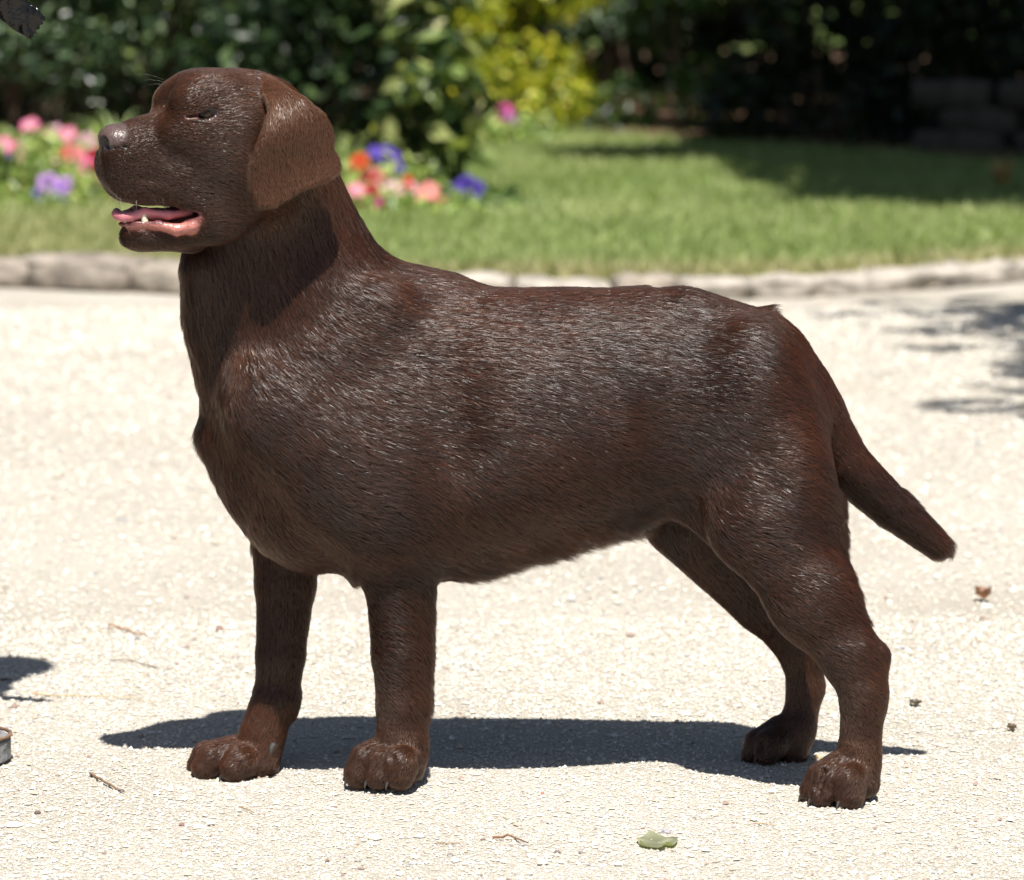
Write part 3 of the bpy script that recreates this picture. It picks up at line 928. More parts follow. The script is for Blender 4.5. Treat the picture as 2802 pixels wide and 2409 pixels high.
def cut(x0, y0, d0, x1, y1, d1, r, k):
    dog.cone(V3(x0, y0, d0), V3(x1, y1, d1), px(r), px(r), 1.0, k=px(k), op='cut')
cut(2285, 1650, -.212, 2345, 1745, -.210, 15, 30)                             # in front of the hock tendon
cut(2000, 1000, -.196, 2120, 1340, -.200, 14, 70)                             # between the thigh muscles

# --- paws: pad body and toes (base x, base y are the sole line)
CLAWS = []
def paw(toes, body):
    for (x0, y0, d0, r0, x1, y1, d1, r1, ysc) in body:
        C(x0, y0, d0, r0, x1, y1, d1, r1, ysc, k=20, flow=fl(-0.6, 0.8), fur=0.45)
    for (x0, y0, d0, r0, x1, y1, d1, r1, x2, y2, d2, r2) in toes:
        C(x0, y0, d0, r0, x1, y1, d1, r1, .85, k=7, flow=fl(-0.7, 0.6), fur=0.4)
        C(x1, y1, d1, r1, x2, y2, d2, r2, .85, k=7, flow=fl(-0.5, 0.8), fur=0.4)
        CLAWS.append((V3(x1, y1, d1), V3(x2, y2, d2), px(r2)))
# near fore
paw([(1090, 2050, -.134, 44, 1048, 2090, -.160, 42, 1036, 2124, -.166, 37),
     (1112, 2060, -.134, 48, 1096, 2090, -.166, 46, 1094, 2124, -.170, 39),
     (1070, 2045, -.134, 44, 1008, 2080, -.148, 44, 982, 2122, -.154, 37),
     (1060, 2045, -.128, 40, 1000, 2075, -.122, 40, 976, 2116, -.122, 35)],
    [(1098, 2040, -.134, 66, 1100, 2095, -.140, 58, .9)])
# far fore
paw([(700, 2050, -.026, 46, 660, 2088, -.046, 46, 640, 2106, -.052, 38),
     (680, 2050, -.022, 44, 584, 2078, -.034, 44, 560, 2102, -.038, 36),
     (680, 2045, -.014, 42, 566, 2070, -.010, 40, 546, 2096, -.010, 34)],
    [(722, 2010, -.022, 56, 712, 2086, -.028, 54, .9)])
# near hind
paw([(2345, 2090, -.188, 48, 2324, 2140, -.214, 48, 2326, 2178, -.220, 40),
     (2330, 2080, -.188, 46, 2268, 2130, -.206, 44, 2250, 2172, -.212, 37),
     (2320, 2080, -.184, 42, 2250, 2128, -.188, 42, 2224, 2164, -.190, 35),
     (2320, 2080, -.178, 40, 2256, 2122, -.168, 36, 2240, 2152, -.166, 30)],
    [(2350, 2060, -.188, 56, 2358, 2140, -.192, 50, .9)])
# far hind
paw([(2150, 2010, .012, 46, 2108, 2040, -.006, 44, 2098, 2060, -.012, 34),
     (2140, 2000, .014, 44, 2078, 2036, .006, 40, 2062, 2060, .004, 32),
     (2140, 2000, .018, 40, 2082, 2030, .024, 36, 2066, 2052, .026, 30)],
    [(2178, 1990, .014, 50, 2170, 2052, .010, 44, .9)])
# clefts between the toes
for g in [(1078, 2066, -.176, 1064, 2150, -.196), (1030, 2070, -.172, 1010, 2150, -.186), (628, 2062, -.062, 602, 2130, -.070),
          (2302, 2110, -.228, 2288, 2200, -.244), (2262, 2108, -.212, 2236, 2190, -.224), (2092, 2030, -.016, 2080, 2085, -.024)]:
    cut(*g, 9, 9)
# --- head, built symmetric in its own frame (mm: x towards the nose, y to its left = towards the camera, z up), then turned
HO = V3(640, 330, -0.143)
_yaw, _pit = R(23), R(0)
HF = np.array((-math.cos(_yaw) * math.cos(_pit), -math.sin(_yaw) * math.cos(_pit), math.sin(_pit)))
HL = np.array((math.sin(_yaw), -math.cos(_yaw), 0.0))
HU = np.cross(HF, HL)
HM = np.stack((HF, HL, HU))
def hp(x, y, z):
    return HO + 0.001 * (x * HF + y * HL + z * HU)
def hv(x, y, z):
    return x * HF + y * HL + z * HU
def HE(x, y, z, rx, ry, rz, k=8.0, tilt=0.0, yaw=0.0, **kw):
    """Head ellipsoid; tilt pitches its front end up, yaw swings its front end outwards."""
    t, w = R(tilt), R(yaw)
    for s in ((1, -1) if y else (1,)):
        f = np.array((math.cos(t) * math.cos(w), s * math.sin(w), math.sin(t)))
        l = unit(np.cross((0, 0, 1), f))
        u = np.cross(f, l)
        M = np.stack((f, l, u)) @ HM
        kk = dict(kw)
        if 'flow' in kk:
            q = kk['flow']; kk['flow'] = hv(q[0], q[1] * s, q[2])
        dog.ell(hp(x, y * s, z), (rx / 1000, ry / 1000, rz / 1000), M, k=k / 1000, **kk)
def HC(a, b, ra, rb, k=6.0, both=True, **kw):
    for s in ((1, -1) if both else (1,)):
        kk = dict(kw)
        if 'flow' in kk:
            q = kk['flow']; kk['flow'] = hv(q[0], q[1] * s, q[2])
        dog.cone(hp(a[0], a[1] * s, a[2]), hp(b[0], b[1] * s, b[2]), ra / 1000, rb / 1000, 1.0, k=k / 1000, **kk)

BACK = (-1, 0.1, -0.15)
HE(2, 0, 4, 72, 54, 50, 20, flow=(-1, 0, 0.1), fur=.5)                       # skull
HE(-36, 0, -6, 44, 46, 44, 20, flow=(-1, 0, -0.3), fur=.6)                   # occiput
HE(34, 20, 26, 36, 27, 27, 14, flow=(-1, 0.1, 0.2), fur=.4)                  # forehead
HE(57, 26, 21, 22, 18, 18, 9, flow=(-0.7, 0.5, 0.5), fur=.35)               # brow
HE(8, 36, -34, 52, 26, 50, 18, flow=(-1, 0.1, -0.3), fur=.5)                 # cheek
HE(46, 28, -12, 46, 21, 28, 18, flow=(-1, 0.2, -0.2), fur=.32)               # under the eye
HE(62, 0, 0, 34, 24, 19, 14, tilt=-12, flow=BACK, fur=.3)                    # stop
HE(-20, 0, -60, 60, 50, 50, 24, flow=(-0.7, 0, -0.7), fur=.7)                # root of the jaw
HE(92, 0, -33, 51, 31, 36, 14, flow=BACK, fur=.28)                           # muzzle
HE(74, 0, -13, 60, 23, 20, 12, tilt=-5, flow=BACK, fur=.25)                  # bridge
HE(112, 13, -42, 37, 19, 36, 8, yaw=-6, flow=(-0.9, 0.1, -0.4), fur=.26)      # upper lip, front
HE(70, 27, -60, 46, 14, 27, 12, tilt=6, yaw=-14, flow=(-0.9, 0.1, -0.35), fur=.35)  # flews
HE(102, 17, -66, 34, 14, 19, 8, yaw=-10, flow=(-0.7, 0.1, -0.5), fur=.28)
HE(106, 0, -50, 40, 12, 28, 8, flow=(-0.9, 0, -0.4), fur=.26)
# lower jaw
HC((104, 0, -115), (50, 0, -114), 15, 24, 10, both=False, flow=(-1, 0, 0.05), fur=.4)
HE(76, 15, -118, 50, 12, 14, 10, yaw=-16, tilt=-3, flow=(-1, 0.1, 0.05), fur=.45)
HE(26, 32, -92, 40, 18, 34, 14, tilt=-12, flow=(-1, 0.1, 0), fur=.55)
HE(100, 0, -117, 20, 20, 14, 8, flow=(-0.7, 0, -0.5), fur=.4)
# mouth: the gap between the lips
HE(126, 0, -96, 30, 60, 9.5, 4, tilt=-4, op='cut', mark=5)
HE(94, 0, -97.5, 52, 70, 6.0, 4, tilt=-3, op='cut', mark=5)
HE(84, 0, -94, 46, 21, 11, 5, op='cut', mark=5)
HC((114, 35, -56), (82, 43, -62), 2.4, 2.0, 6, op='cut')                         # crease under the whisker pad
# lower lips, wet and pink
def lips(side):
    pts = [(124, 6, -106, 2.6), (112, 15, -105, 3.0), (92, 25, -106, 4.6), (74, 32, -111, 6.0), (59, 38, -108, 5.6), (50, 40.5, -100, 3.8), (48, 40, -91, 2.2)]
    for a, b in zip(pts[:-1], pts[1:]):
        dog.cone(hp(a[0], a[1] * side, a[2]), hp(b[0], b[1] * side, b[2]), a[3] / 1000, b[3] / 1000, 1.0, k=.003, flow=hv(-1, 0, 0), fur=0.0, mark=1)
lips(1); lips(-1)
# nose leather
HE(130, 0, -17, 18, 21, 16, 5, flow=(-1, 0, 0), fur=0, mark=2)
HE(130, 13, -21, 16, 10, 13, 4, yaw=-16, flow=(-1, 0, 0), fur=0, mark=2)
HE(137, 0, -34, 9, 10, 13, 5, flow=(-1, 0, 0), fur=0, mark=2)
HE(147, 10, -21, 9, 4.6, 7, 2.5, yaw=-30, tilt=20, op='cut', mark=6)                  # nostril and its slit
HC((142, 14, -26), (126, 25, -25), 2.8, 1.0, 2.5, op='cut', mark=6)
HC((150, 0, -24), (149, 0, -44), 1.4, .8, 2, both=False, op='cut')           # groove under the nose
HE(90, 0, 27, 24, 13, 16, 12, tilt=18, op='cut')                               # furrow of the stop
# eye socket (an almond slit) and lids
EYE = (42, 36, 9)
HE(46, 50, 9, 10.0, 12, 4.4, 1.6, tilt=-20, yaw=-20, op='cut', mark=6)
HE(58, 44, 7.5, 9, 6, 1.6, 1.5, tilt=-10, yaw=-24, op='cut', mark=3)
HC((60, 39, 17), (33, 48, 9), 3.0, 2.4, 4, flow=(-0.8, 0.3, 0.2), fur=.25)      # upper lid
HC((63, 39.5, 5.2), (32, 49.5, 2.6), 1.1, 1.0, 2, flow=(-1, 0.1, 0), fur=.1, mark=3)   # lower lid

# --- ears: a folded leaf of skin with the outline of the near ear; the far one mirrors it
EARP = np.array([(742, 214), (700, 206), (716, 250), (736, 300), (720, 342), (699, 401), (686, 442), (683, 483), (683, 519), (689, 544), (701, 560), (725, 571), (751, 565), (783, 545), (825, 522), (867, 504), (906, 488), (929, 469), (932, 450), (923, 425), (912, 405), (913, 369), (905, 340), (884, 307), (856, 286), (830, 264), (792, 246), (764, 228)], float)
def ear_depth(x, y):
    d = -0.206
    d = d + 0.040 * np.clip((x - 770) / 165, 0, 1.2) ** 2
    d = d + 0.010 * np.clip((720 - x) / 40, 0, 1) ** 2
    d = d + 0.058 * np.clip((330 - y) / 125, 0, 1.3) ** 1.7
    d = d + 0.006 * np.sin((x + 0.6 * y) / 55.0)
    return d
def local_ear(P):
    """World ear point -> head frame (mm)."""
    return ((P - HO) @ HM.T) * 1000
def make_ear(mirror):
    Q = at(EARP[:, 0], EARP[:, 1], ear_depth(EARP[:, 0], EARP[:, 1]))
    L = local_ear(Q)
    poly = L[:, [0, 2]]
    def f(X, Y, Z):
        x = (X - HO[0]) * 1000; y = (Y - HO[1]) * 1000; z = (Z - HO[2]) * 1000
        u = x * HF[0] + y * HF[1] + z * HF[2]
        v = x * HL[0] + y * HL[1] + z * HL[2]
        w = x * HU[0] + y * HU[1] + z * HU[2]
        if mirror:
            v = -v
        u, v, w = np.broadcast_arrays(u, v, w)
        d2 = np.full(u.shape, 1e9); sgn = np.ones(u.shape)
        n = len(poly)
        for i in range(n):
            a, b = poly[i], poly[i - 1]
            ex, ez = b - a
            wx, wz = u - a[0], w - a[1]
            t = np.clip((wx * ex + wz * ez) / (ex * ex + ez * ez), 0, 1)
            d2 = np.minimum(d2, (wx - ex * t) ** 2 + (wz - ez * t) ** 2)
            c1, c2, c3 = w >= a[1], w < b[1], ex * wz > ez * wx
            sgn = np.where((c1 & c2 & c3) | (~c1 & ~c2 & ~c3), -sgn, sgn)
        dp = np.sqrt(d2) * sgn
        # mid surface: v as a polynomial of (u, w), fitted to the outline depths below
        mid = sum(cf * u ** i * w ** j for cf, (i, j) in zip(ear_cf, ear_pw))
        th = 3.4
        gu = sum(cf * i * u ** max(i - 1, 0) * w ** j for cf, (i, j) in zip(ear_cf, ear_pw) if i)
        gw = sum(cf * j * u ** i * w ** max(j - 1, 0) for cf, (i, j) in zip(ear_cf, ear_pw) if j)
        e = np.abs(v - mid) / np.sqrt(1 + gu * gu + gw * gw) - th
        q = np.sqrt(np.maximum(dp + th, 0) ** 2 + np.maximum(e + th, 0) ** 2) + np.minimum(np.maximum(dp + th, e + th), 0) - th
        return q * 0.001 * 0.9
    return f, L
ear_pw = [(i, j) for i in range(5) for j in range(5) if i + j <= 4]
_gx, _gy = np.meshgrid(np.linspace(685, 930, 14), np.linspace(205, 570, 18))
_gl = local_ear(at(_gx.ravel(), _gy.ravel(), ear_depth(_gx.ravel(), _gy.ravel())))
ear_cf = np.linalg.lstsq(np.stack([_gl[:, 0] ** i * _gl[:, 2] ** j for i, j in ear_pw], 1), _gl[:, 1], rcond=None)[0]
_f, _L = make_ear(False)
_b0, _b1 = _L.min(0) - 14, _L.max(0) + 14
for mir in (False, True):
    f_, _ = make_ear(mir)
    s = -1 if mir else 1
    cs = np.array([hp(x, y * s, z) for x in (_b0[0], _b1[0]) for y in (_b0[1], _b1[1]) for z in (_b0[2], _b1[2])])
    dog.fn(f_, cs.min(0), cs.max(0), k=.006, flow=hv(-0.15, 0, -1), fur=.55, mark=4)
# --- skin the volumes
def grid(a, b, segs):
    """Grid lines from a to b; segs = [(upto, step), ...]"""
    out = [a]
    for upto, st_ in segs:
        while out[-1] < upto - 1e-9:
            out.append(out[-1] + st_)
    return np.array(out)
FINE, COARSE = 0.0018, 0.0032
if DRAFT: FINE, COARSE = 0.003, 0.005
gx = grid(-0.475, 0.5, [(-0.17, FINE), (0.50, COARSE)])
gy = grid(-0.30, 0.12, [(-0.10, (FINE + COARSE) / 2), (0.12, COARSE)])
gz = grid(-0.03, 0.82, [(0.53, COARSE), (0.82, FINE)])
DV, DQ = dog.mesh(gx, gy, gz)
DV = relax(DV, DQ, 2 if DRAFT else 4)
DN = vertex_normals(DV, DQ)
# --- the dog's parts: skin, coat, eyes, tongue, teeth, claws, whiskers
DB = np.array((0.04, -0.085, 0.0))
dog_root = empty('dog', DB, 'brown labrador dog standing side-on on the gravel, mouth open with pink tongue', 'dog')

MARKCOL = np.array([(.022, .010, .0055), (.43, .165, .135), (.092, .060, .054), (.13, .060, .048), (.045, .020, .011), (.13, .04, .04), (.012, .007, .006)])
pr_add = [p for p in dog.prims if p['op'] == 'add']
pr_cut = [p for p in dog.prims if p['op'] == 'cut' and p['mark']]
Dd = np.stack([dog.dist(p, DV[:, 0], DV[:, 1], DV[:, 2]).astype(np.float32) for p in pr_add], 1)
Dm = Dd - Dd.min(1, keepdims=True)
W1 = np.exp(-np.clip(Dm, 0, .1) / .008); W1 /= W1.sum(1, keepdims=True)
W2 = np.exp(-np.clip(Dm, 0, .1) / .0012); W2 /= W2.sum(1, keepdims=True)
v_flow = W1 @ np.array([p['flow'] for p in pr_add])
v_fur = W1 @ np.array([p['fur'] for p in pr_add])
v_col = W2 @ MARKCOL[[p['mark'] for p in pr_add]]
bare = W2 @ np.array([1.0 if p['mark'] in (1, 2, 3) else 0.0 for p in pr_add])
v_ear = W2 @ np.array([1.0 if p['mark'] == 4 else 0.0 for p in pr_add])
for p in pr_cut:
    t = smoothstep(.0028, .0010, dog.dist(p, DV[:, 0], DV[:, 1], DV[:, 2]))
    v_col = v_col + (MARKCOL[p['mark']] - v_col) * t[:, None]
    bare = np.maximum(bare, t)
del Dd, Dm, W1, W2
q2 = project(DV)
nx_, ny_, nz_ = DN.T
# longer, looser hair along the belly, the breast, the back of thigh and forearm
belly = smoothstep(.62, .95, -nz_) * smoothstep(1150, 1260, q2[:, 0]) * smoothstep(1850, 1700, q2[:, 0]) * smoothstep(1250, 1330, q2[:, 1]) * (q2[:, 1] < 1640)
thigh = smoothstep(.45, .85, nx_) * smoothstep(2190, 2260, q2[:, 0]) * (q2[:, 1] > 1330) * (q2[:, 1] < 1700)
throat = smoothstep(.45, .85, -nx_) * (q2[:, 0] < 720) * (q2[:, 1] > 700) * (q2[:, 1] < 1500)
arm = smoothstep(.45, .85, nx_) * smoothstep(1120, 1150, q2[:, 0]) * (q2[:, 0] < 1215) * (q2[:, 1] > 1600) * (q2[:, 1] < 2120)
tailu = smoothstep(.3, .8, -nz_) * (q2[:, 0] > 2270) * (q2[:, 1] < 1540)
rumpt = np.exp(-((q2[:, 0] - 2085) / 22) ** 2 - ((q2[:, 1] - 842) / 22) ** 2)
v_len = 0.0105 * v_fur * (1 + 2.2 * belly * (.35 + .7 * vnoise(DV, .02, 51)) + 0.7 * thigh + 0.5 * throat + 0.4 * arm + .1 * tailu + .9 * rumpt)
v_lift = 0.085 + 0.35 * belly + 0.30 * thigh + 0.13 * throat + 0.28 * arm + 0.08 * tailu + .5 * rumpt + 0.06 * smoothstep(.6, .3, v_fur)
v_flow = v_flow + belly[:, None] * np.array((0.1, 0, -0.9))
v_col0 = v_col
low = smoothstep(1650, 2000, q2[:, 1])
headm = smoothstep(690, 560, q2[:, 1]) * (q2[:, 0] < 960)
trm = smoothstep(1050, 1200, q2[:, 0]) * smoothstep(2050, 1900, q2[:, 0]) * smoothstep(1050, 1420, q2[:, 1])
v_flow = v_flow + trm[:, None] * np.array((0, 0, -.45))

body_me = mesh_np('body', DV - DB, DQ)
point_color(body_me, 'tint', v_col)
point_color(body_me, 'bare', np.repeat(bare[:, None], 3, 1))
t = NT('dog skin')
a = t.n('ShaderNodeVertexColor', _layer_name='tint')
b = t.n('ShaderNodeBsdfPrincipled', Roughness=.42)
b.inputs['Specular IOR Level'].default_value = .5
tc = t.n('ShaderNodeTexCoord')
nz1 = t.n('ShaderNodeTexNoise', Scale=260.0, Detail=3.0)
vo = t.n('ShaderNodeTexVoronoi', Scale=420.0)
t.l(tc.outputs['Object'], nz1.inputs['Vector']); t.l(tc.outputs['Object'], vo.inputs['Vector'])
mx = t.n('ShaderNodeMix', _data_type='RGBA', _blend_type='MULTIPLY')
mx.inputs[0].default_value = 1.0
t.l(a.outputs[0], mx.inputs[6])
t.l(t.ramp(nz1.outputs[0], [(.3, (.72, .70, .70)), (.7, (1.12, 1.1, 1.1))]), mx.inputs[7])
t.l(mx.outputs[2], b.inputs['Base Color'])
bp = t.n('ShaderNodeBump', Strength=.35, Distance=.0012)
t.l(vo.outputs[0], bp.inputs['Height']); t.l(bp.outputs[0], b.inputs['Normal'])
ab = t.n('ShaderNodeVertexColor', _layer_name='bare')
t.l(t.ramp(ab.outputs[0], [(.3, (.75, .75, .75)), (.8, (.36, .36, .36))]), b.inputs['Roughness'])
t.l(t.ramp(ab.outputs[0], [(.3, (.10, .10, .10)), (.8, (.5, .5, .5))]), b.inputs['Specular IOR Level'])
t.l(b.outputs[0], t.out.inputs[0])
body = link('body', body_me, dog_root, t.m)

# coat
def scatter(n, V, Q, weight, rg):
    T = np.concatenate([Q[:, [0, 1, 2]], Q[:, [0, 2, 3]]])
    A = np.linalg.norm(np.cross(V[T[:, 1]] - V[T[:, 0]], V[T[:, 2]] - V[T[:, 0]]), axis=1) * weight[T].mean(1)
    c = np.cumsum(A)
    ti = T[np.searchsorted(c, rg.random(n) * c[-1])]
    u = rg.random((n, 2))
    f = u.sum(1) > 1
    u[f] = 1 - u[f]
    return ti, np.stack((1 - u.sum(1), u[:, 0], u[:, 1]), 1)
def bary(A, ti, w):
    if A.ndim == 1:
        return (A[ti] * w).sum(1)
    return (A[ti] * w[:, :, None]).sum(1)

def hair_object(name, pts, radii, tints, parent, mat, lie=None):
    """pts (n, k, 3), radii (n, k), tints (n, 3)"""
    n, k, _ = pts.shape
    cu = bpy.data.hair_curves.new(name)
    cu.add_curves([k] * n)
    cu.attributes['position'].data.foreach_set('vector', np.ascontiguousarray(pts, np.float32).ravel())
    ra = cu.attributes.get('radius') or cu.attributes.new('radius', 'FLOAT', 'POINT')
    ra.data.foreach_set('value', np.ascontiguousarray(radii, np.float32).ravel())
    ca = cu.attributes.new('tint', 'FLOAT_COLOR', 'CURVE')
    c4 = np.ones((n, 4), np.float32); c4[:, :3] = tints
    ca.data.foreach_set('color', c4.ravel())
    if lie is not None:
        la = cu.attributes.new('lie', 'FLOAT_VECTOR', 'CURVE')
        la.data.foreach_set('vector', np.ascontiguousarray(lie, np.float32).ravel())
    return link(name, cu, parent, mat)

def vec_noise(P, scale, seed):
    return np.stack([vnoise(P, scale, seed + i) for i in range(3)], -1) * 2 - 1

NH = 60000 if DRAFT else 800000
hr = np.random.default_rng(11)
face = smoothstep(.75, .35, v_fur)
dens = (1 - smoothstep(.25, .6, bare)) * np.where(DN[:, 1] > 0.45, .30, 1.0) * (1 + 2.2 * face) * (v_fur > 0.05)
ti, bw = scatter(NH, DV, DQ, dens, hr)
P0 = bary(DV, ti, bw); N0 = unit(bary(DN, ti, bw))
F0 = bary(v_flow, ti, bw); L0 = bary(v_len, ti, bw); LF = bary(v_lift, ti, bw)
EA = bary(v_ear, ti, bw); LO = bary(low, ti, bw); BE = bary(belly, ti, bw); HD = bary(headm, ti, bw)
F0 = F0 - N0 * (F0 * N0).sum(1, keepdims=True)
F0 = unit(F0)
B0 = np.cross(N0, F0)
swirl = vec_noise(P0, .055, 3)
lock = vec_noise(P0, .011, 9)
lock2 = vec_noise(P0, .0042, 25)
lock3 = vec_noise(P0, .0022, 29)
# streaks: fine noise drawn out along the lie of the coat
stk = np.zeros((NH, 3))
for s_ in np.linspace(-1, 1, 9):
    stk += vec_noise(P0 + F0 * (s_ * np.clip(L0 * 1.1 - .0018, .0008, .012))[:, None], .0015, 61)
stk *= (2.0 / 9) * (.45 + .55 * np.clip(L0 / .009, 0, 1))[:, None]
sh_ = np.clip(L0 / .0095, .25, 1.0)                                # short-haired places: finer, quieter locks
ang = 0.20 * swirl[:, 0] + (0.12 * lock[:, 0] + 0.10 * lock2[:, 0]) * sh_ + 0.25 * stk[:, 0] + 0.07 * hr.standard_normal(NH)
F1 = unit(F0 * np.cos(ang)[:, None] + B0 * np.sin(ang)[:, None])
ln = L0 * (0.65 + 0.5 * hr.random(NH)) * (1 + .18 * lock[:, 1])
lift = LF * (1 + .40 * lock[:, 2] * sh_ + .10 * swirl[:, 1]) + .04 * lock2[:, 1] * sh_ + .09 * stk[:, 1] + .035 * hr.standard_normal(NH)
lift = np.clip(lift, 0.02, 0.9)
# hairs gather into locks
cell = 0.0065
key = np.floor((P0 + .002 * vec_noise(P0, .006, 21)) / cell).astype(np.int64)
_, inv = np.unique(key, axis=0, return_inverse=True)
inv = inv.ravel()
cnt = np.bincount(inv)
ctr = np.stack([np.bincount(inv, P0[:, i]) for i in range(3)], 1) / cnt[:, None]
pull = (ctr[inv] - P0) * np.clip(ln / .012, .2, 1)[:, None]
K = 4
ss = np.linspace(0, 1, K)
H = np.empty((NH, K, 3))
for i, s_ in enumerate(ss):
    H[:, i] = P0 + N0 * (-.0002 + .0009 * min(s_ * 2, 1)) + F1 * (ln * s_)[:, None] + N0 * (ln * (lift * s_ * 1.5 - lift * 0.75 * s_ * s_))[:, None] + pull * (0.45 * s_ ** 1.5)
    H[:, i, 2] -= .25 * BE * ln * s_ * s_
RD = (np.array((1.0, .95, .7, .12))[None] * (.000066 + .00003 * np.clip(L0 / .0105, 0, 1.5))[:, None])
patch = vnoise(P0, .09, 31) * .6 + vnoise(P0, .03, 33) * .4
rn = hr.random(NH)
dark = np.array((.020, .0078, .0038)); warm = np.array((.094, .036, .0140)); gold = np.array((.112, .066, .040))
mix1 = np.clip(.20 + .80 * (patch - .40) + .35 * (rn - .5), 0, 1)
TI = .80 * (dark + (warm - dark) * mix1[:, None])
TI = TI * np.exp(.35 * lock2[:, 2] + .95 * stk[:, 2])[:, None]
TI = TI + (gold - TI) * np.clip(.50 * EA + .22 * HD + .36 * LO * (rn > .2), 0, 1)[:, None]  # ears and lower legs grow paler hair; head lightened to read as more lit
TI = TI + (gold - TI) * (.5 * (rn > .985))[:, None]

def hair_mat(name, rough=.17, rad=.30, coat=0.0):
    t = NT(name)
    h = t.n('ShaderNodeBsdfHairPrincipled')
    h.model = 'CHIANG'
    h.parametrization = 'COLOR'
    at_ = t.n('ShaderNodeAttribute', _attribute_name='tint')
    t.l(at_.outputs['Color'], h.inputs['Color'])
    h.inputs['Roughness'].default_value = rough
    h.inputs['Radial Roughness'].default_value = rad
    h.inputs['Coat'].default_value = coat
    h.inputs['Random Roughness'].default_value = .3
    t.l(h.outputs[0], t.out.inputs[0])
    return t.m
M_hair = hair_mat('whisker')
def coat_mat():
    """Short flat-lying hair: the lay of the lock decides the gloss, the single hair the translucency."""
    t = NT('dog coat')
    h = t.n('ShaderNodeBsdfHairPrincipled'); h.model = 'CHIANG'; h.parametrization = 'COLOR'
    h.inputs['Roughness'].default_value = .20; h.inputs['Radial Roughness'].default_value = .34
    at_ = t.n('ShaderNodeAttribute', _attribute_name='tint')
    ln_ = t.n('ShaderNodeAttribute', _attribute_name='lie')
    t.l(at_.outputs['Color'], h.inputs['Color'])
    b = t.n('ShaderNodeBsdfPrincipled', Roughness=.34)
    b.inputs['Specular IOR Level'].default_value = .55
    mx = t.n('ShaderNodeMix', _data_type='RGBA', _blend_type='MULTIPLY'); mx.inputs[0].default_value = 1.0
    mx.inputs[7].default_value = (1.60, 1.14, .86, 1)
    t.l(at_.outputs['Color'], mx.inputs[6]); t.l(mx.outputs[2], b.inputs['Base Color'])
    t.l(ln_.outputs['Vector'], b.inputs['Normal'])
    ms = t.n('ShaderNodeMixShader'); ms.inputs[0].default_value = .70
    t.l(h.outputs[0], ms.inputs[1]); t.l(b.outputs[0], ms.inputs[2]); t.l(ms.outputs[0], t.out.inputs[0])
    return t.m
LIE = unit(N0 + B0 * (.42 * stk[:, 0] + .26 * hr.standard_normal(NH))[:, None] + F0 * (.34 * stk[:, 1] + .10 * lock2[:, 1] * sh_ + .09 * hr.standard_normal(NH) - .06)[:, None])
fur = hair_object('fur', H - DB, RD, TI, dog_root, coat_mat(), LIE)
scene.cycles_curves.shape = 'RIBBONS'
scene.cycles_curves.subdivisions = 2

# eyes
def eye(side):
    me = bpy.data.meshes.new('eye')
    import bmesh
    bm = bmesh.new()
    bmesh.ops.create_uvsphere(bm, u_segments=28, v_segments=18, radius=.0118)
    bm.to_mesh(me); bm.free()
    me.polygons.foreach_set('use_smooth', np.ones(len(me.polygons), bool))
    o = link('eye', me, dog_root, M_eye)
    gaze = hv(.75, side * .62, .05)
    o.rotation_euler = Vector(gaze).to_track_quat('Z', 'Y').to_euler()
    o.location = hp(EYE[0], side * EYE[1], EYE[2]) - DB
t = NT('eye')
tc = t.n('ShaderNodeTexCoord'); sp = t.n('ShaderNodeSeparateXYZ'); b = t.n('ShaderNodeBsdfPrincipled', Roughness=.2)
b.inputs['Specular IOR Level'].default_value = .35
t.l(tc.outputs['Generated'], sp.inputs[0])
t.l(t.ramp(sp.outputs[2], [(0.0, (.10, .06, .05)), (.70, (.05, .03, .02)), (.76, (.022, .010, .004)), (.92, (.035, .016, .006)), (.94, (.003, .002, .002))]), b.inputs['Base Color'])
t.l(b.outputs[0], t.out.inputs[0])
M_eye = t.m
eye(1); eye(-1)

# tongue
tongue = Solid()
def TE(x, y, z, rx, ry, rz, tilt=0, k=5):
    tt = R(tilt)
    f = np.array((math.cos(tt), 0, math.sin(tt))); l = np.array((0, 1.0, 0)); u = np.cross(f, l)
    tongue.ell(hp(x, y, z), (rx / 1000, ry / 1000, rz / 1000), np.stack((f, l, u)) @ HM, k=k / 1000)
def TC(a, b, ra, rb, k=5):
    tongue.cone(hp(*a), hp(*b), ra / 1000, rb / 1000, k=k / 1000)
TE(78, 0, -99, 40, 17, 5, 0)
TE(106, 0, -97, 24, 17, 4.2, -2)
TE(121, 0, -98, 13, 14, 4.0, 14)
for s_ in (1, -1):
    TC((56, 19 * s_, -94), (80, 20 * s_, -96), 4.2, 4.0)
    TC((80, 20 * s_, -96), (104, 16 * s_, -92), 4.0, 3.6)
    TC((104, 16 * s_, -92), (126, 9 * s_, -99), 3.6, 3.2)
TC((131, 3, -96), (128, -6, -92), 3.2, 3.0)
c0 = hp(92, 0, -97)
TV, TQ = tongue.mesh(np.arange(c0[0] - .06, c0[0] + .06, .0013), np.arange(c0[1] - .045, c0[1] + .045, .0013), np.arange(c0[2] - .016, c0[2] + .018, .0012))
TV = relax(TV, TQ, 3)
t = NT('tongue')
b = t.n('ShaderNodeBsdfPrincipled', Roughness=.38)
b.inputs['Base Color'].default_value = (.50, .17, .20, 1)
b.inputs['Subsurface Weight'].default_value = .25
b.inputs['Subsurface Radius'].default_value = (.004, .0015, .001)
b.inputs['Subsurface Scale'].default_value = 1.0
tc = t.n('ShaderNodeTexCoord'); nzt = t.n('ShaderNodeTexNoise', Scale=700.0, Detail=2.0)
t.l(tc.outputs['Object'], nzt.inputs['Vector'])
bp = t.n('ShaderNodeBump', Strength=.4, Distance=.001)
t.l(nzt.outputs[0], bp.inputs['Height']); t.l(bp.outputs[0], b.inputs['Normal'])
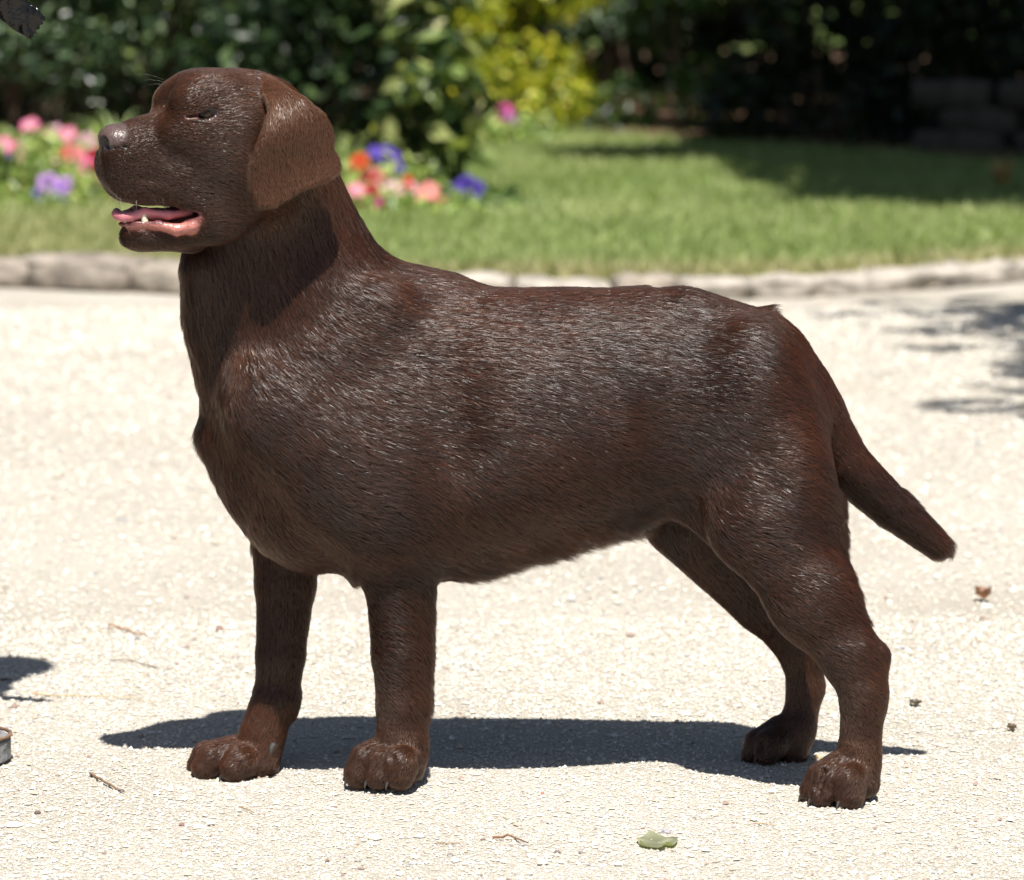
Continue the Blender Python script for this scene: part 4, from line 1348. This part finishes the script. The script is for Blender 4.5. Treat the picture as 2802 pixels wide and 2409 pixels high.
t.l(b.outputs[0], t.out.inputs[0])
link('tongue', mesh_np('tongue', TV - DB, TQ), dog_root, t.m)

# teeth and claws: short curved tapering horns
def horn(name, a, b, bend, r0, r1, mat, seg=8, ring=8):
    a, b, bend = map(lambda q: np.array(q, float), (a, b, bend))
    V, Q = [], []
    ax = unit(b - a)
    u = unit(np.cross(ax, (0.31, 0.85, 0.42))); v = np.cross(ax, u)
    for i in range(seg + 1):
        s_ = i / seg
        c = a + (b - a) * s_ + bend * (4 * s_ * (1 - s_))
        r = r0 + (r1 - r0) * s_ ** 1.4
        for j in range(ring):
            th = 2 * math.pi * j / ring
            V.append(c + r * (u * math.cos(th) + v * math.sin(th)))
    for i in range(seg):
        for j in range(ring):
            k2 = (j + 1) % ring
            Q.append((i * ring + j, i * ring + k2, (i + 1) * ring + k2, (i + 1) * ring + j))
    for base in (0, seg * ring):
        for j in range(1, ring - 2, 2):
            Q.append((base, base + j, base + j + 1, base + (j + 2) % ring))
    return link(name, mesh_np(name, np.array(V) - DB, np.array(Q)), dog_root, mat)
M_tooth = simple_mat('tooth enamel', (.62, .56, .43), .25, noise=.12, scale=120)
M_claw = simple_mat('claw horn', (.045, .040, .037), .55, noise=.35, scale=160)
for s_ in (1, -1):
    horn('tooth', hp(103, 17 * s_, -107), hp(105, 18.5 * s_, -89), hv(.0012, 0, 0), .0044, .0012, M_tooth)
    horn('tooth', hp(58, 32 * s_, -82), hp(57, 33 * s_, -90), hv(.0004, 0, 0), .0052, .0030, M_tooth)
    for k_ in range(3):
        horn('tooth', hp(115 + 2 * k_, (11 - 4 * k_) * s_, -106), hp(116.5 + 2 * k_, (11 - 4 * k_) * s_, -99.5), (0, 0, 0), .0021, .0012, M_tooth)
for pa, pb, r_ in CLAWS:
    f = unit(np.array((-1.0, 0.25 * np.sign(pb[1] - DC) * 0, 0.0)) + .6 * unit(np.array((pb[0] - pa[0], pb[1] - pa[1], 0))))
    a_ = pb + f * r_ * .55 + np.array((0, 0, -.25)) * r_
    b_ = pb + f * r_ * 1.08 + np.array((0, 0, -.88)) * r_
    b_[2] = max(b_[2], pb[2] - r_ * .9)
    horn('claw', a_, b_, np.array((-.12, 0, .18)) * r_, .0024, .0010, M_claw)
horn('claw', V3(752, 2036, -.060), V3(741, 2062, -.066), np.array((-.0015, 0, 0)), .0042, .0014, M_claw)

# whiskers
def whisker_set(n=16):
    wr = np.random.default_rng(5)
    pts = []
    for i in range(n):
        side = 1 if wr.random() < .7 else -1
        x = wr.uniform(85, 138); z = wr.uniform(-78, -62)
        root = np.array((x, side * (24 - .2 * max(x - 110, 0)), z))
        d = unit(np.array((wr.uniform(-.35, .45), side * wr.uniform(.35, .9), wr.uniform(-1.0, -.25))))
        ln_ = wr.uniform(22, 46)
        pts.append((root, d, ln_, np.array((-.25, 0, -.30))))
    for i in range(16):
        side = 1 if wr.random() < .6 else -1
        root = np.array((wr.uniform(70, 118), side * wr.uniform(2, 14), -128.0))
        pts.append((root, unit(np.array((wr.uniform(-.3, .5), side * .2, -1))), wr.uniform(10, 24), np.array((.3, 0, .15))))
    for side, n_ in ((-1, 3), (1, 3)):
        for i in range(n_):
            pts.append((np.array((62., side * (26 + 3 * i), 36. + 2 * i)), unit(np.array((.7, side * .3, .25 + .1 * i))), wr.uniform(26, 46), np.array((0, 0, -.35))))
    G = np.empty((len(pts), 7, 3)); RR = np.empty((len(pts), 7)); TT = np.empty((len(pts), 3))
    for i, (root, d, ln_, g) in enumerate(pts):
        for j in range(7):
            s_ = j / 6
            q = root + d * ln_ * s_ + g * ln_ * s_ * s_
            G[i, j] = hp(*q)
            RR[i, j] = .00010 * (1 - .85 * s_)
        TT[i] = (.03, .018, .012) if wr.random() < .75 else (.25, .2, .17)
    return G, RR, TT
G_, RR_, TT_ = whisker_set()
hair_object('whiskers', G_ - DB, RR_, TT_, dog_root, M_hair)
# ------------------------------------------------------------------ small stones, twigs and leaves on the gravel
def grains():
    rg = np.random.default_rng(77)
    n = 15000 if DRAFT else 210000
    d = np.where(rg.random(n) < .62, -.62 + 1.5 * rg.random(n), .88 + 4.5 * rg.random(n) ** 1.2)
    x = rg.uniform(-.20, .20, n) * (d + CAM_D)
    s = np.exp(rg.normal(math.log(.00122), .42, n)) * (1 + .42 * np.clip(d, 0, 5))
    s = np.clip(s, .0006, .008)
    z = ground_z(x, d)
    oct_ = np.array([(1, 0, 0), (.3, .95, 0), (-.8, .6, 0), (-.8, -.6, 0), (.3, -.95, 0), (0, 0, .85)])
    m_ = len(oct_)
    V = oct_[None] * (1 + .28 * rg.standard_normal((n, m_, 3)))
    a = rg.uniform(0, 6.28, n); c, sn = np.cos(a)[:, None], np.sin(a)[:, None]
    V = np.stack((V[:, :, 0] * c - V[:, :, 1] * sn, V[:, :, 0] * sn + V[:, :, 1] * c, V[:, :, 2] * rg.uniform(.55, 1.1, n)[:, None]), 2)
    V = V * s[:, None, None] + np.stack((x, d, z + s * .30), 1)[:, None]
    f = []
    for j in range(5):
        f += [(j, (j + 1) % 5, 5)]
    k = np.arange(n)[:, None, None] * m_
    T = (k + np.array(f)[None]).reshape(-1, 3)
    base = np.array([(.56, .525, .455), (.50, .46, .39), (.60, .585, .545), (.43, .38, .305), (.35, .34, .335), (.28, .20, .165)])
    cc = base[rg.choice(6, n, p=[.33, .34, .17, .10, .045, .015])] * (1 + .08 * rg.standard_normal((n, 1)))
    me = mesh_np('gravel', V.reshape(-1, 3), T, smooth=False)
    point_color(me, 'tint', np.repeat(np.clip(cc, .02, .85), m_, 0))
    t = NT('gravel grain')
    av = t.n('ShaderNodeVertexColor', _layer_name='tint'); b = t.n('ShaderNodeBsdfPrincipled', Roughness=.85)
    b.inputs['Specular IOR Level'].default_value = .25
    t.l(av.outputs[0], b.inputs['Base Color']); t.l(b.outputs[0], t.out.inputs[0])
    tag(link('gravel', me, None, t.m), 'loose pale grit covering the path', 'gravel', kind='stuff')
grains()

def pebble(px_, py_, w, flat, col, label, seed):
    rg = np.random.default_rng(seed)
    c = on_ground(px_, py_)
    r = w / 2 * (c[1] + CAM_D) / 1e4
    import bmesh
    bm = bmesh.new()
    bmesh.ops.create_icosphere(bm, subdivisions=2, radius=1.0)
    st_ = rg.uniform(.7, 1.0)
    for v in bm.verts:
        p = np.array(v.co)
        k = 1 + .34 * (vnoise(p[None] * 1.0, .8, seed)[0] - .5) + .16 * (vnoise(p[None], .35, seed + 1)[0] - .5)
        v.co = Vector((p[0] * k * r, p[1] * k * r * st_, p[2] * k * r * flat))
    me = bpy.data.meshes.new('pebble'); bm.to_mesh(me); bm.free()
    o = link('pebble', me, None, simple_mat('pebble stone', col, .85, .25, noise=.22, scale=300, bump=.5, bump_scale=500))
    o.location = (c[0], c[1], float(ground_z(np.array([c[0]]), np.array([c[1]]))[0]) + r * flat * .45)
    o.rotation_euler = (0, 0, rg.uniform(0, 6))
    tag(o, label, 'pebble', 'pebbles on the gravel')
PEB = [(40, 2262, 58, .30, (.80, .77, .72), 'large white flat stone chip alone on the gravel'), (100, 2252, 32, .4, (.74, .72, .68), 'small white stone next to the large white chip'),
       (102, 2228, 20, .7, (.14, .11, .10), 'small dark stone above the white chip'), (1025, 2297, 46, .45, (.70, .66, .56), 'smooth cream oval pebble in front of the near front paw'),
       (1148, 2292, 30, .55, (.52, .52, .52), 'pale grey pebble right of the cream oval one'), (896, 2361, 17, .8, (.20, .145, .12), 'dark brown pebble in front of the cream oval one'),
       (1130, 2366, 26, .5, (.56, .56, .56), 'flat pale grey pebble near the bottom twig'), (1232, 2343, 22, .55, (.24, .21, .20), 'dark grey pebble in front of the short brown twig'),
       (1245, 2358, 28, .45, (.58, .58, .58), 'light grey pebble touching the dark grey one'), (1524, 2336, 20, .7, (.20, .16, .14), 'dark pebble left of the withered green leaf'),
       (1590, 2337, 18, .7, (.26, .22, .20), 'small brown-grey pebble nearest the withered green leaf'), (1820, 2280, 34, .6, (.40, .38, .40), 'grey speckled pebble just behind the withered green leaf'),
       (1803, 2293, 24, .7, (.42, .38, .27), 'tan pebble between the speckled one and the withered leaf'), (2237, 2078, 27, .75, (.56, .44, .27), 'tan stone lying just behind the far hind paw'),
       (497, 2261, 16, .9, (.26, .16, .14), 'reddish brown pebble before the far front paw'), (600, 1727, 24, .9, (.30, .19, .16), 'reddish brown stone standing up beyond the far front leg'),
       (544, 2266, 40, .35, (.74, .72, .68), 'white flat stone next to the reddish brown pebble'), (1485, 2174, 11, .9, (.50, .20, .15), 'tiny brick-red pebble on open gravel before the belly shadow'),
       (2590, 2354, 20, .5, (.48, .48, .50), 'blue-grey pebble on the open gravel at the right'), (2326, 2356, 22, .5, (.50, .50, .53), 'blue-grey pebble in front of the near hind paw'),
       (355, 1751, 22, .8, (.72, .70, .66), 'white stone beside the reddish curled twig'), (375, 1750, 18, .7, (.20, .20, .22), 'dark slate pebble beside the reddish curled twig'),
       (2700, 1668, 40, .4, (.74, .71, .65), 'white stone with the curled brown leaf lying on it'), (312, 2105, 16, .6, (.36, .32, .33), 'grey-brown pebble in front of the head shadow')]
for i, a_ in enumerate(PEB):
    pebble(*a_, seed=900 + i * 3)

def twig(pts, r, col, label, seed):
    P = [on_ground(x_, y_) for x_, y_ in pts]
    rg = np.random.default_rng(seed)
    Q = []
    for a_, b_ in zip(P[:-1], P[1:]):
        for s_ in (0, .33, .66):
            Q.append(a_ + (b_ - a_) * s_)
    Q.append(P[-1])
    Q = np.array(Q)
    Q[:, 2] = ground_z(Q[:, 0], Q[:, 1]) + r * 1.2 + .0012 + np.abs(rg.normal(0, r * .8, len(Q)))
    V, F = stem_mesh([(Q, r, r * .5)])
    base = Q[0].copy()
    o = link('twig', mesh_np('twig', V - base, F), None, simple_mat('twig bark', col, .9, .15, noise=.3, scale=200))
    o.location = base
    tag(o, label, 'twig')
twig([(247, 2124), (270, 2140), (300, 2155), (322, 2168), (340, 2172)], .0016, (.20, .13, .085), 'brown twig lying in front of the dog\'s head shadow', 1)
twig([(1348, 2301), (1390, 2300), (1412, 2304), (1445, 2316)], .0016, (.20, .115, .075), 'short brown twig with a knot between the near paws', 2)
twig([(1190, 2318), (1230, 2316), (1268, 2312)], .0010, (.33, .235, .15), 'thin pale brown twig left of the knotted twig', 3)
twig([(300, 1808), (350, 1810), (400, 1822), (440, 1834), (482, 1836)], .0011, (.24, .20, .16), 'long thin grey twig beyond the dog\'s head shadow', 4)
twig([(90, 1902), (160, 1908), (270, 1908), (350, 1914), (436, 1926)], .0010, (.46, .35, .20), 'long straw-coloured stalk beside the handler\'s shadow', 5)
twig([(296, 1716), (320, 1722), (345, 1728), (372, 1738), (402, 1742)], .0016, (.34, .17, .09), 'reddish curled twig far out on the gravel', 6)
twig([(0, 1864), (20, 1863), (38, 1865)], .0014, (.10, .085, .07), 'dark twig at the edge of the handler\'s shadow', 7)
twig([(655, 2216), (680, 2224), (694, 2231)], .0009, (.30, .19, .12), 'tiny brown twig before the far front paw', 8)
twig([(2065, 2260), (2100, 2262), (2124, 2266)], .0009, (.38, .27, .18), 'thin reddish stalk before the near hind paw', 9)

def fallen_leaf(px_, py_, length, width, ang, curl, col, rib, label, z=None, lobes=0):
    c = on_ground(px_, py_)
    k = (c[1] + CAM_D) / 1e4
    L, Wd = length * k, width * k
    nu, nv = 14, 9
    V, C, Q = [], [], []
    for i in range(nu):
        u = i / (nu - 1)
        w = Wd * (math.sin(math.pi * min(1, .08 + u * .92)) ** .7) * (1 + lobes * .16 * math.sin(u * 17))
        for j in range(nv):
            v = j / (nv - 1) * 2 - 1
            V.append(((u - .5) * L, v * w / 2, curl * Wd * (v * v * .8 + (u - .5) ** 2 * 1.6) + .05 * Wd * math.sin(9 * u + 4 * v)))
            C.append(np.array(col) * (1 + .25 * math.sin(7 * u + 5 * v)) if abs(v) > .1 else np.array(rib))
    for i in range(nu - 1):
        for j in range(nv - 1):
            Q.append((i * nv + j, (i + 1) * nv + j, (i + 1) * nv + j + 1, i * nv + j + 1))
    me = mesh_np('fallen_leaf', np.array(V), np.array(Q)); point_color(me, 'tint', np.array(C))
    o = link('fallen_leaf', me, None, M_leaf)
    zz = float(ground_z(np.array([c[0]]), np.array([c[1]]))[0]) if z is None else z
    o.location = (c[0], c[1], zz + .003)
    o.rotation_euler = (0, 0, R(ang))
    tag(o, label, 'leaf')
fallen_leaf(1800, 2312, 112, 150, 8, .05, (.27, .28, .18), (.36, .36, .26), 'withered grey-green leaf lying curled on the gravel', lobes=1)
fallen_leaf(2690, 1652, 44, 60, -10, .5, (.26, .12, .07), (.3, .16, .1), 'curled brown leaf resting on a white stone', z=.005)
fallen_leaf(2505, 1934, 34, 40, -20, .3, (.12, .09, .07), (.15, .12, .1), 'small dark leaf fragment beyond the near hind leg')
fallen_leaf(2768, 2002, 30, 36, -35, .4, (.16, .11, .08), (.2, .14, .1), 'small brown leaf fragment at the outer edge of the gravel')
fallen_leaf(2740, 566, 48, 120, 15, .5, (.46, .30, .14), (.5, .36, .2), 'dry tan leaf on the lawn at the edge of the deep shade', z=LAWN_Z + .03)
# ------------------------------------------------------------------ the handler: only a boot tip and a black bag reach into view
toe = on_ground(14, 2085)
HB = np.array((toe[0] - .24, toe[1] + .02, 0.0))
man = Solid()
def mc(a, b, ra, rb, ysc=1.0, k=.03, mark=0):
    man.cone(HB + a, HB + b, ra, rb, ysc, k=k, mark=mark)
for s_ in (-1, 1):
    y_ = s_ * .10
    dx = -.04 if s_ < 0 else .0
    mc((dx, y_, .09), (dx - .01, y_, .50), .062, .072, mark=0)
    mc((dx - .01, y_, .50), (-.03, s_ * .09, .90), .075, .095, mark=0)
mc((-.03, 0, .92), (-.03, 0, 1.02), .15, .15, 1.15, mark=0)
mc((-.03, 0, 1.05), (-.01, 0, 1.36), .14, .145, 1.35, .05, mark=1)
mc((-.01, -.14, 1.40), (-.01, .14, 1.40), .075, .075, 1.0, .05, mark=1)
mc((-.01, .17, 1.40), (-.05, .22, 1.12), .058, .048, mark=1)
mc((-.05, .22, 1.12), (.02, .20, .88), .045, .034, mark=1)
mc((-.01, -.17, 1.42), (.24, -.10, 1.38), .070, .062, mark=1)
mc((.24, -.10, 1.38), (.20, -.06, 1.02), .060, .042, mark=1)
mc((-.01, 0, 1.44), (.0, 0, 1.52), .058, .055, mark=2)
mc((.01, 0, 1.60), (.015, 0, 1.68), .088, .085, .85, mark=2)
mc((.10, 0, 1.61), (.105, 0, 1.585), .014, .018, k=.01, mark=2)
def hand(c, d, side):
    """Palm and five curled fingers; c wrist, d pointing along the hand."""
    d = unit(d); u = unit(np.cross(d, (0, 1, 0.05))) * side; v = np.cross(d, u)
    p = lambda a, b_, e: c + d * a + u * b_ + v * e - HB
    mc(p(0, 0, 0), p(.075, 0, 0), .026, .030, k=.015, mark=2)
    for i, (o_, l_) in enumerate(((-.030, .030), (-.010, .036), (.010, .034), (.029, .026))):
        mc(p(.080, .006, o_), p(.080 + l_, .014, o_), .0095, .009, k=.006, mark=2)
        mc(p(.080 + l_, .014, o_), p(.080 + l_ * 1.1, .040, o_ * .9), .009, .008, k=.005, mark=2)
    mc(p(.030, .012, -.026), p(.062, .036, -.030), .0115, .010, k=.008, mark=2)
    mc(p(.062, .036, -.030), p(.088, .044, -.016), .010, .0085, k=.005, mark=2)
hand(HB + np.array((.20, -.06, 1.02)), np.array((-.02, .10, -1.0)), 1)
hand(HB + np.array((.02, .20, .88)), np.array((.1, 0, -1.0)), 1)
st_m = .009 if DRAFT else .0065
MV, MQ = man.mesh(np.arange(HB[0] - .24, HB[0] + .32, st_m), np.arange(HB[1] - .34, HB[1] + .34, st_m), np.arange(.03, 1.82, st_m))
MV = relax(MV, MQ, 3)
mk = man.blend(MV, ['mark'])[0]
person = empty('person', HB, 'person in dark trousers holding a black bag, one boot tip beside the dog', 'person')
pm = mesh_np('body', MV - HB, MQ)
point_color(pm, 'tint', np.array([(.022, .022, .026), (.030, .032, .038), (.42, .24, .17)])[mk])
t = NT('handler clothes')
av = t.n('ShaderNodeVertexColor', _layer_name='tint'); b = t.n('ShaderNodeBsdfPrincipled', Roughness=.85)
t.l(av.outputs[0], b.inputs['Base Color']); t.l(b.outputs[0], t.out.inputs[0])
link('body', pm, person, t.m)
def cap_of_hair():
    h = Solid()
    h.ell(HB + (-.012, 0, 1.675), (.105, .088, .098))
    h.ell(HB + (.085, 0, 1.60), (.075, .12, .075), op='cut', k=.01)
    V, Q = h.mesh(np.arange(HB[0] - .15, HB[0] + .12, .006), np.arange(HB[1] - .12, HB[1] + .12, .006), np.arange(1.55, 1.80, .006))
    link('hair', mesh_np('hair', V - HB, Q), person, simple_mat('hair', (.05, .03, .02), .6, noise=.3, scale=80))
cap_of_hair()
M_boot = simple_mat('boot leather', (.20, .125, .085), .7, .3, noise=.3, scale=40, bump=.4, bump_scale=120)
M_sole = simple_mat('boot sole', (.20, .20, .205), .8, .3, noise=.3, scale=60, bump=.3, bump_scale=150)
def boot(x1, yc, yaw):
    """Boot whose toe cap ends at x1 (relative to the base), sole on the ground."""
    b_ = Solid()
    b_.cone(HB + (x1 - .042, yc, .046), HB + (x1 - .13, yc, .062), .032, .042, 1.15, k=.02)
    b_.cone(HB + (x1 - .13, yc, .066), HB + (x1 - .235, yc, .06), .045, .042, .95, k=.03)
    b_.cone(HB + (x1 - .225, yc, .07), HB + (x1 - .225, yc, .17), .05, .054, .95, k=.04)
    V, Q = b_.mesh(np.arange(HB[0] + x1 - .31, HB[0] + x1 + .02, .005), np.arange(HB[1] + yc - .08, HB[1] + yc + .08, .005), np.arange(.0, .25, .005))
    V[:, 2] = np.maximum(V[:, 2], .026)
    o = link('boot', mesh_np('boot', V - HB, Q), person, M_boot)
    # sole: a slab with a rounded toe, heel and a step of tread
    out = []
    for a in np.linspace(-math.pi / 2, math.pi / 2, 11):
        out.append((x1 - .048 + .050 * math.cos(a), yc + .047 * math.sin(a)))
    for a in np.linspace(math.pi / 2, 3 * math.pi / 2, 9):
        out.append((x1 - .24 + .036 * math.cos(a), yc + .040 * math.sin(a)))
    n = len(out); V = []
    for z_, f in ((.001, .96), (.005, 1.0), (.026, 1.0), (.030, .97)):
        cx, cy = x1 - .14, yc
        V += [(cx + (p - cx) * f, cy + (q - cy) * f, z_) for p, q in out]
    F = [tuple(range(n - 1, -1, -1)), tuple(range(3 * n, 4 * n))]
    for r in range(3):
        F += [(r * n + i, r * n + (i + 1) % n, (r + 1) * n + (i + 1) % n, (r + 1) * n + i) for i in range(n)]
    me = bpy.data.meshes.new('sole'); me.from_pydata(V, [], F); me.update()
    s = link('sole', me, o, M_sole)
    import bmesh
    # welt: the seam above the sole
    wv, wq = stem_mesh([([(p, q, .031) for p, q in out] + [(out[0][0], out[0][1], .031)], .0022, .0022)])
    link('welt', mesh_np('welt', wv, wq), o, M_boot)
boot(.245, -.02, 0)
boot(.10, .12, 0)

# the black bag in the hand, its open end hanging into view
def bag():
    pts = [(-75, -70, 40), (-30, -30, 46), (15, 8, 50), (62, 48, 48), (104, 78, 40)]
    rg = np.random.default_rng(4)
    D0 = HB[1] - .055
    rows = []
    axis = np.array([(p[0], p[1]) for p in pts], float)
    nu, nv = 26, 28
    V = []
    for i in range(nu):
        s_ = i / (nu - 1) * (len(pts) - 1)
        k = min(int(s_), len(pts) - 2); f = s_ - k
        c = axis[k] + (axis[k + 1] - axis[k]) * f
        w = pts[k][2] + (pts[k + 1][2] - pts[k][2]) * f
        dirv = unit(axis[k + 1] - axis[k]); nrm = np.array((dirv[1], -dirv[0]))
        flat = .42 - .34 * (i / (nu - 1))
        for j in range(nv):
            a = 2 * math.pi * j / nv
            r1, r2 = math.cos(a), math.sin(a)
            cr = 1 + .10 * math.sin(3 * a + i * .5) + .08 * math.sin(7 * a - i * .8)
            q = c + nrm * r1 * w * .92
            if i == nu - 1:
                q = q + dirv * 3.0 * ((j % 2) * 2 - 1)
            dd = D0 + r2 * w * flat * cr * 4e-4 + .0030 * math.sin(i * .9 + r1 * 4)
            V.append(at(q[0], q[1], dd))
    V = np.array(V)
    V = V + .0016 * vec_noise(V, .010, 61)
    Q = [(i * nv + j, i * nv + (j + 1) % nv, (i + 1) * nv + (j + 1) % nv, (i + 1) * nv + j) for i in range(nu - 1) for j in range(nv)]
    base = V[:nv].mean(0)
    t = NT('black plastic film')
    b = t.n('ShaderNodeBsdfPrincipled', Roughness=.16)
    b.inputs['Base Color'].default_value = (.006, .0055, .0055, 1)
    b.inputs['Specular IOR Level'].default_value = .4
    tc = t.n('ShaderNodeTexCoord'); nz = t.n('ShaderNodeTexNoise', Scale=110.0, Detail=3.0)
    t.l(tc.outputs['Object'], nz.inputs['Vector'])
    bp = t.n('ShaderNodeBump', Strength=.5, Distance=.004); t.l(nz.outputs[0], bp.inputs['Height']); t.l(bp.outputs[0], b.inputs['Normal'])
    t.l(b.outputs[0], t.out.inputs[0])
    o = link('plastic_bag', mesh_np('plastic_bag', V - base, np.array(Q)), None, t.m)
    o.location = base
    tag(o, 'crumpled black plastic bag with a serrated end dangling above the dog\'s nose', 'bag')
bag()
